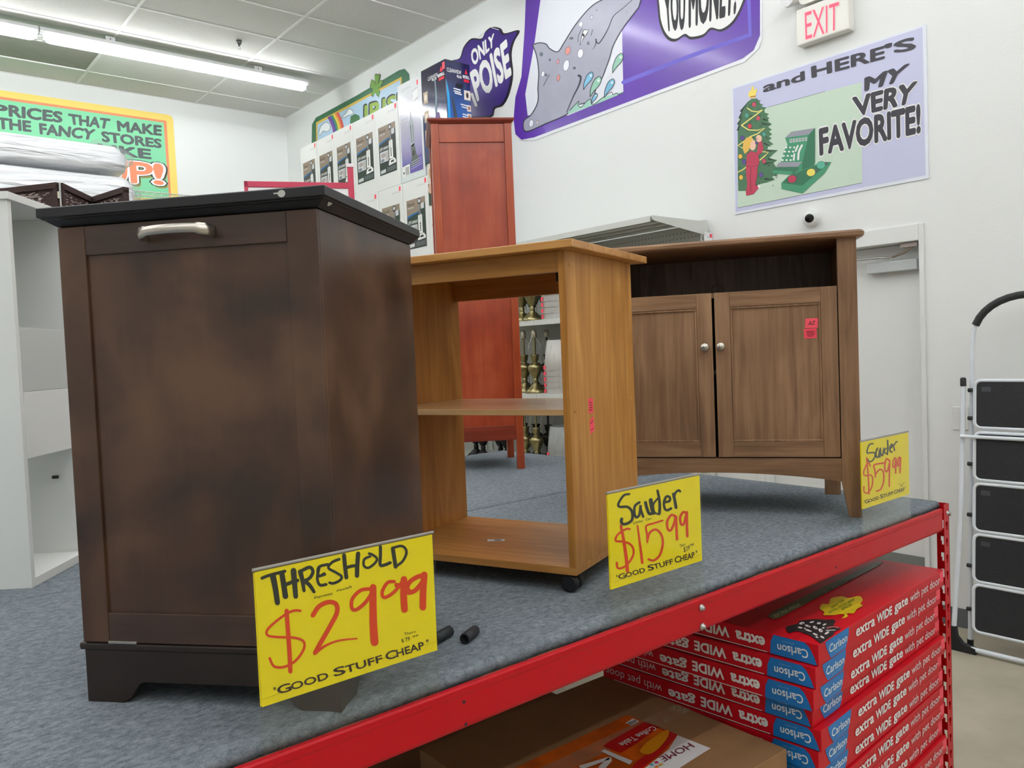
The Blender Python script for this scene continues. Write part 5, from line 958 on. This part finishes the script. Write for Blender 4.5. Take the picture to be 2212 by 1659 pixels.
P.poly([(.14, .62), (.20, .585), (.26, .62)], ink((214, 30, 52)), 2); P.text('BISSELL', [(.10, .63), (.32, .63), (.32, .65), (.10, .65)], ink((120, 120, 124)), 2); P.poly([(.14, .66), (.30, .655), (.30, .672), (.14, .677)], ink((214, 30, 52)), 2)
for k in range(7): P.line([(.10, .73 + .022 * k), (.40 - .04 * (k % 2), .725 + .022 * k)], .005, ink((206, 196, 196)), 2, False)
P.poly([(.46, .60), (.60, .56), (.70, .8), (.72, .98), (.44, .98)], ink((70, 84, 110)), 2, True)
P.obj('front_print', t)
# --- lamps and shades on the shelves
def lamp_base(s_=1.0, mat=None):
    m = MB(); B = mat or BRASS
    m.lathe([(.070 * s_, 0), (.072 * s_, .010), (.064 * s_, .022), (.056 * s_, .030), (.052 * s_, .034), (.038 * s_, .046), (.024 * s_, .064)], B, n=32, lobes=16, amp=.05)
    m.lathe([(.022, .062), (.016, .078), (.020, .084), (.016, .090), (.020, .098), (.014, .106), (.014, .112), (.020, .116)], B, n=20)
    m.lathe([(.020, .114), (.030, .135), (.042, .165), (.048, .188), (.044, .202), (.030, .214), (.020, .222)], B, n=32, lobes=16, amp=.06)
    m.lathe([(.018, .220), (.014, .234), (.024, .242), (.024, .268), (.030, .276), (.030, .282), (.008, .284)], B, n=20); return m
def lamp(loc, label, mat=None, h=.42):
    t = thing('table_lamp', label, 'lamp', loc, 0, 'unshaded table lamp bases on the grey shelving'); lamp_base(1, mat).obj('base', t); t.scale = (1.12, 1.12, 1.0)
    MB().tube([(0, 0, .28), (0, 0, h)], .007, mat or BRASS, 10).obj('stem', t); MB().lathe([(.016, h - .01), (.018, h), (.018, h + .035), (.012, h + .05)], plain('socket_silver', (190, 184, 166), .3, .8), n=14).obj('socket', t)
    MB().tube([(.01, 0, h), (.045, -.01, h - .06), (.05, .03, h - .2), (.075, .05, .16), (.06, .02, .05), (.085, -.03, .01)], .0025, plain('cord_white', (206, 206, 196), .5), 6).obj('cord', t)
    MB().tube([(-.012, 0, h + .01), (-.05, 0, h - .08), (-.03, .02, h - .2)], .0018, STEEL, 6).obj('harp', t)
    return t
DKM = plain('dark_bronze', (30, 28, 28), .35, .5)
for (z, dsc, ys_) in ((H + .2155, 'upper', (4.46, 4.60, 4.74)), (H - .3175, 'middle', (4.455, 4.60, 4.75)), (H - .8595, 'low', (4.47, 4.62))):
    for k, y in enumerate(ys_):
        lamp((3.955 - .02 * (k == 0), y, z), 'brass lamp base on the %s shelf, %s' % (dsc, ['nearest the stacked shades', 'just behind its neighbour to the left', 'furthest left behind the cherry cabinet'][k]))
for k, (y, z) in enumerate(((4.78, H - .8595), (4.92, H - .8595), (5.08, H - .8595), (5.24, H - .8595))):
    lamp((3.90 + .05 * (k % 2), y, z), 'dark bronze lamp base on the low shelf, ' + ['first', 'second', 'third', 'fourth'][k] + ' from the brass lamps', DKM)
for (z, dsc, ys_) in ((H + .2155, 'upper', (4.52, 4.68)), (H - .3175, 'middle', (4.53, 4.67, 4.80)), (H - .8595, 'low', (4.55, 4.69, 4.84))):
    for k, y in enumerate(ys_):
        lamp((4.13, y, z), 'dark bronze lamp base in the back row of the %s shelf, %s' % (dsc, ['nearest the shades', 'next along', 'furthest left'][k]), DKM)
FILM = clear('shrink_film', (.97, .97, .97), .06, .12, (.9, .9, .9), .18)
def shade_stack(loc, n, colr, dsc):
    P0 = None
    for k in range(n):
        lab = '%s drum lampshade in plastic, %s of the stack on the %s shelf' % (dsc[0], ['lowest', 'second from bottom', 'middle', 'fourth from bottom', 'topmost'][k] if n == 5 else ['lowest', 'middle', 'topmost'][k], dsc[1])
        l = (loc[0], loc[1], loc[2] + .042 * k)
        if P0 is None:
            t = thing('lampshade', lab, 'lampshade', l, 0, 'stacked lampshades in clear plastic')
            vs = []; n2 = 32; fs = []
            for r, z in ((.150, 0), (.118, .215), (.115, .215), (.147, 0)):
                for i in range(n2): a = 2 * math.pi * i / n2; vs.append((r * math.cos(a), r * math.sin(a), z))
            for j in range(4):
                for i in range(n2): fs.append((j * n2 + i, j * n2 + (i + 1) % n2, ((j + 1) % 4) * n2 + (i + 1) % n2, ((j + 1) % 4) * n2 + i))
            MB().add(vs, fs, colr, True).obj('shade', t)
            vs = []; fs = []
            for j in range(6):
                for i in range(24):
                    a = 2 * math.pi * i / 24; r = (.153 - .031 * j / 5) + .003 * math.sin(7 * a + j); vs.append((r * math.cos(a), r * math.sin(a), .0 + .218 * j / 5))
            for j in range(5):
                for i in range(24): fs.append((j * 24 + i, j * 24 + (i + 1) % 24, (j + 1) * 24 + (i + 1) % 24, (j + 1) * 24 + i))
            MB().add(vs, fs, FILM).obj('plastic_wrap', t)
            MB().box(-.153, -.147, .040, .058, .006, .034, PINK).obj('price_sticker', t)
            P0 = t
        else: dup(P0, l, 0, lab)
        
WSH = plain('white_shade', (226, 224, 214), .7); GSH = plain('grey_shade', (150, 156, 152), .7)
for (z, n, m, d) in ((H + .2155, 5, WSH, ('white', 'upper')), (H - .3175, 5, WSH, ('white', 'middle')), (H - .8595, 3, GSH, ('grey', 'low'))): shade_stack((4.02, 4.23, z), n, m, d)
# ================================================================== THINGS BEYOND THE RACK
# folding screen
brw = plain('woven_paper_brown', (62, 42, 38), .8, vary=.3, scale=140, bump=.8)
fs_ = thing('folding_screen', 'dark brown woven folding screen zigzagging behind the white cabinet', 'screen', (.66, 3.5, 0)); HS = H + .70
zz_ = [(.505, 3.63), (.663, 3.405), (.828, 3.655), (.890, 3.370)]
for k in range(3):
    a = Vector(zz_[k] + (0,)) - Vector((.66, 3.5, 0)); b_ = Vector(zz_[k + 1] + (0,)) - Vector((.66, 3.5, 0)); d = (b_ - a).normalized(); L_ = (b_ - a).length; nn = Vector((-d.y, d.x, 0))
    fr = MB()
    def bar(u0, u1, z0, z1, th, m): 
        P8 = [a + d * u + nn * s_ + Vector((0, 0, z)) for u in (u0, u1) for s_ in (-th, th) for z in (z0, z1)]
        fr.add(P8, [(0, 1, 3, 2), (4, 6, 7, 5), (0, 4, 5, 1), (2, 3, 7, 6), (0, 2, 6, 4), (1, 5, 7, 3)], m)
    bar(.004, .020, 0.02, HS - .01, .010, brw); bar(L_ - .020, L_ - .004, 0.02, HS - .01, .010, brw); bar(.004, L_ - .004, HS - .022, HS, .011, brw); bar(.02, L_ - .02, .05, .07, .010, brw); bar(.018, L_ - .018, .07, HS - .022, .004, brw)
    f0 = fr.obj('screen_panel', fs_)
    st = MB(); random.seed(k)
    for j in range(420):
        u = random.uniform(.03, L_ - .06); z = HS - .03 - random.uniform(0, .35); l_ = random.uniform(.006, .02)
        for s_ in (-.0052,): st.add([a + d * u + nn * s_ * q + Vector((0, 0, zz)) for u, q, zz in ((u, 1, z), (u + l_, 1, z), (u + l_, 1, z + .0022), (u, 1, z + .0022))], [(0, 1, 2, 3)], plain('loose_strand', (206, 190, 180), .5))
    so = st.obj('loose_strands', f0); so['kind'] = 'stuff'
MB().box(-.006, .006, -.105, -.085, HS - .06, HS - .035, plain('hinge_cream', (206, 200, 180), .4)).obj('hinge', fs_); MB().tube([(.003, -.103, .3), (.003, -.103, HS - .002)], .004, STEEL, 6).obj('hinge_rod', fs_); MB().tube([(.168, .148, .3), (.168, .148, HS - .01)], .004, STEEL, 6).obj('hinge_rod', fs_)
# mattresses in plastic on a shelving unit
us = thing('stock_shelving', 'plain white shelving unit carrying the plastic-wrapped mattresses', 'shelving', (.46, 6.9, 0)); mz = H + 1.15
for x in (-1.9, -.35, 1.2):
    for y in (-.55, .55): MB().box(x - .02, x + .02, y - .02, y + .02, 0, mz - .02, SHELF, .002).obj('post', us)
for z in (.2, .9, 1.6, mz - .0205): MB().box(-1.93, 1.23, -.58, .58, z - .02, z + .02, SHELF, .002).obj('shelf', us)
PLW = plain('mattress_plastic', (216, 218, 222), .25, coat=.5)
def pillow_mat():
    m = bpy.data.materials.new('wrinkled_plastic'); m.use_nodes = True; nt = m.node_tree; N = nt.nodes.new; L = nt.links.new; b = nt.nodes['Principled BSDF']; b.inputs['Base Color'].default_value = lin((222, 224, 226)) + (1,); b.inputs['Roughness'].default_value = .28; b.inputs['Coat Weight'].default_value = .6
    tc = N('ShaderNodeTexCoord'); mp_ = N('ShaderNodeMapping'); mp_.inputs['Rotation'].default_value = (0, .55, 0); mp_.inputs['Scale'].default_value = (1.2, 3, 9); n = N('ShaderNodeTexNoise'); n.inputs['Scale'].default_value = 1.6; n.inputs['Detail'].default_value = 3; n.inputs['Distortion'].default_value = .8
    L(tc.outputs['Object'], mp_.inputs['Vector']); L(mp_.outputs['Vector'], n.inputs['Vector']); bp = N('ShaderNodeBump'); bp.inputs['Strength'].default_value = .9; bp.inputs['Distance'].default_value = .05; L(n.outputs['Fac'], bp.inputs['Height']); L(bp.outputs['Normal'], b.inputs['Normal']); return m
PWR = pillow_mat()
def mattress(x0, x1, y0, y1, h, loc, label, endr):
    t = thing('wrapped_mattress', label, 'mattress', loc, 0, 'mattresses wrapped in clear plastic')
    # rounded body: rounded rectangle outline with a soft roll at top and bottom
    def outline(e):
        r = endr; pts = []
        for (cx_, cy_, a0) in ((x1 - r, y0 + r, -90), (x1 - r, y1 - r, 0), (x0 + r, y1 - r, 90), (x0 + r, y0 + r, 180)):
            for k in range(7): a = math.radians(a0 + 15 * k); pts.append((cx_ + (r - e) * math.cos(a), cy_ + (r - e) * math.sin(a)))
        return pts
    lv = [(.05, 0), (.015, .012), (0, h * .25), (0, h * .78), (.010, h * .95), (.03, h), ]
    vs = []; fs = []; n = 28
    for j, (e, z) in enumerate(lv):
        for i, (x, y) in enumerate(outline(e)): vs.append((x + .006 * math.sin(i * 2.1 + j), y, z + (.008 * math.sin(i * 1.3) if j > 3 else 0) - (.07 * max(0, (x - x1 + .30) / .30) if j >= 3 else 0)))
    for j in range(len(lv) - 1):
        for i in range(n): fs.append((j * n + i, j * n + (i + 1) % n, (j + 1) * n + (i + 1) % n, (j + 1) * n + i))
    fs += [tuple(range(n))[::-1], tuple((len(lv) - 1) * n + k for k in range(n))]
    MB().add(vs, fs, PWR, True).obj('mattress_body', t)
    # loose gathered film at the end
    m = MB(); vs = []; fs = []
    for j in range(7):
        for i in range(9):
            u = i / 8; y = y0 + .02 + (y1 - y0 - .5) * 0 + .30 * u; v = j / 6; vs.append((x1 - .22 + .26 * math.sin(v * 2.6) + .012 * math.sin(i * 2.3 + j), y, h * (1.0 - .12 * v * v - v * .85) + .01 * math.sin(i * 1.9)))
    for j in range(6):
        for i in range(8): fs.append((j * 9 + i, j * 9 + i + 1, (j + 1) * 9 + i + 1, (j + 1) * 9 + i))
    m.add(vs, fs, FILM, True).obj('loose_film', t, 'gathered clear film at the end', fix=False)
    return t
mattress(-1.9, 1.24, -.58, .5, .270, (.5, 6.88, mz), 'lower plastic-wrapped white mattress of the pair above the woven screen', .12)
mattress(-1.9, 1.20, -.57, .5, .215, (.5, 6.88, mz + .275), 'upper plastic-wrapped white mattress of the pair above the woven screen', .12)
# chrome wire shelving further back
ws = thing('wire_shelving', 'chrome wire shelving unit below the green sign, right of the mattresses', 'shelving', (2.20, 7.3, 0)); wz_ = H + 1.45
m = MB()
for y in (-.2, .2):
    for z in (wz_, wz_ - .035): m.tube([(-.42, y, z), (.42, y, z)], .004, STEEL, 6)
    pts = [(-.42 + .035 * k, y, wz_ if k % 2 else wz_ - .035) for k in range(25)]; m.tube(pts, .0025, STEEL, 5)
for k in range(33): m.tube([(-.41 + .0256 * k, -.2, wz_), (-.41 + .0256 * k, .2, wz_)], .0018, STEEL, 4)
m.obj('wire_shelf', ws)
for x in (-.42, .42):
    for y in (-.2, .2): MB().tube([(x, y, 0), (x, y, wz_ + .03)], .0125, STEEL, 10).obj('post', ws)
MB().box(-.40, .40, -.18, .18, wz_ - .62, wz_ - .60, SHELF).obj('shelf', ws)
t = thing('yellow_box', 'pale yellow carton on the wire shelving, just over the dark cabinet', 'box', (2.20, 7.3, wz_ - .60)); MB().box(-.36, .36, -.15, .15, 0, .56, plain('pale_yellow', (240, 226, 150), .6), .004).obj('carton', t)
# red framed sign stand
st = thing('red_sign_stand', 'crimson-framed blank sign stand rising behind the dark cabinet', 'sign stand', (1.98, 4.14, 0)); A = Vector((1.722, 4.265, 0)) - Vector((1.98, 4.14, 0)); B_ = Vector((2.245, 4.03, 0)) - Vector((1.98, 4.14, 0)); d = (B_ - A).normalized(); L_ = (B_ - A).length; ang = math.atan2(d.y, d.x)
CR = plain('crimson_frame', (190, 40, 74), .4); zt_ = H + .975
fr = MB().box(0, L_, -.008, .008, zt_ - .032, zt_, CR, .002).box(0, .020, -.008, .008, zt_ - .46, zt_, CR, .002).box(0, L_, -.008, .008, zt_ - .46, zt_ - .43, CR, .002)
o = fr.obj('frame', st, 'crimson frame'); o.location = A; o.rotation_euler = (0, 0, ang)
o = MB().box(L_ - .02, L_ + .012, -.012, .012, .03, zt_ + .085, CR, .002).obj('post', st, 'tall crimson post'); o.location = A; o.rotation_euler = (0, 0, ang)
o = MB().box(L_ - .024, L_ + .016, -.015, .015, zt_ + .085, zt_ + .105, plain('cap_white', (226, 214, 216), .4), .003).obj('post_cap', st); o.location = A; o.rotation_euler = (0, 0, ang)
o = MB().box(.02, L_ - .02, -.003, .003, zt_ - .43, zt_ - .032, WHITEC).obj('sign_sheet', st, 'blank white sheet'); o.location = A; o.rotation_euler = (0, 0, ang)
o = MB().box(-.05, L_ + .1, -.18, .18, 0, .03, CR, .004).obj('foot', st); o.location = A; o.rotation_euler = (0, 0, ang)
# ================================================================== FOLDED STEP LADDER
ld_ = thing('step_ladder', 'folded white step ladder with black treads leaning by the wall beyond the rack', 'ladder', (4.125, 1.325, 0))
LW = plain('ladder_white', (222, 228, 234), .35); TR = plain('black_tread', (34, 36, 40), .6, vary=.2, scale=120, bump=.3)
hw_ = .235; lean = .058   # metres of lean per metre of height
def LP(y, z, off=0): return (lean * z + off, y, z)
zh = 1.70
arc = [LP(hw_ * math.cos(a), zh - .23 + .23 * math.sin(a) ** .8 if math.sin(a) > 0 else zh - .23) for a in [math.pi * k / 18 for k in range(19)]]
fr = MB().tube([LP(hw_, .04), LP(hw_, .9), LP(hw_, zh - .25)] + arc[1:-1] + [LP(-hw_, zh - .25), LP(-hw_, .9), LP(-hw_, .04)], .0105, LW, 12); fr.obj('front_frame', ld_)
MB().tube(arc[2:17], .0175, plain('foam_grip', (44, 46, 46), .7), 12).obj('foam_grip', ld_, 'black foam handle grip')
rf = MB().tube([LP(hw_ + .026, 1.275, -.035), LP(hw_ + .028, .7, -.045), LP(hw_ + .052, .10, -.06), LP(hw_ + .040, .035, -.062), LP(hw_ + .0, .022, -.064), LP(-hw_ - .0, .022, -.064), LP(-hw_ - .04, .035, -.062), LP(-hw_ - .052, .10, -.06), LP(-hw_ - .026, 1.275, -.035)], .0115, LW, 12)
rf.tube([LP(hw_ + .026, 1.035, -.062), LP(-hw_ - .026, 1.035, -.062)], .009, LW, 8); rf.obj('rear_frame', ld_)
for s_ in (1, -1):
    MB().lathe([(.0135, 0), (.0135, .035), (.009, .042)], BLACKP, n=14).obj('tube_cap', ld_).location = LP(s_ * (hw_ + .026), 1.275, -.035)
    MB().prism([(s_ * (hw_ + .066), 0), (s_ * (hw_ + .066), .115), (s_ * (hw_ + .040), .115), (s_ * (hw_ + .034), .070), (s_ * (hw_ + .008), .040), (s_ * (hw_ - .05), .028), (s_ * (hw_ - .05), 0)], -.075, -.045, BLACKP, 'x').obj('foot', ld_)
    MB().tube([LP(s_ * hw_, .002), LP(s_ * hw_, .045)], .0145, BLACKP, 12).obj('foot', ld_)
    for z in (1.255, 1.12, .90, .655, .41, .20): MB().tube([LP(s_ * (hw_ - .012), z, -.028), LP(s_ * (hw_ + .006), z, -.028)], .010, BLACKP, 8).obj('rivet', ld_)
tw = .203
for k, zt2 in enumerate((1.303, 1.055, .812, .570, .330)):
    hh = .225; r = .028; cy_, cz_ = 0, zt2 - hh / 2
    def rr(e, rad): 
        o_ = []
        for (sx, sz, a0) in ((1, 1, 0), (-1, 1, 90), (-1, -1, 180), (1, -1, 270)):
            for q_ in range(5): a = math.radians(a0 + 22.5 * q_); o_.append((sx * (tw - rad) + (rad - e) * math.cos(a) if True else 0, sz * (hh / 2 - rad) + (rad - e) * math.sin(a)))
        return o_
    fr_ = [LP(y, cz_ + z, -.048) for y, z in rr(0, r)]; st_ = MB().tube(fr_ + [fr_[0], fr_[1]], .0085, LW, 8, False).obj('step', ld_)
    MB().add([LP(y, cz_ + z, -.052) for y, z in rr(.006, r)] + [LP(y, cz_ + z, -.040) for y, z in rr(.006, r)], [tuple(range(20)), tuple(range(20, 40))[::-1]] + [(i, (i + 1) % 20, 20 + (i + 1) % 20, 20 + i) for i in range(20)], TR).obj('tread', st_, 'black ribbed tread')
    if k in (0, 2, 3): MB().add([LP(y, z, -.0526) for y, z in ((tw - .03, zt2 - .03), (tw - .07, zt2 - .03), (tw - .07, zt2 - .052), (tw - .03, zt2 - .052))], [(0, 1, 2, 3)], plain('tread_label', (70, 72, 76), .5)).obj('tread_label', st_, fix=False)
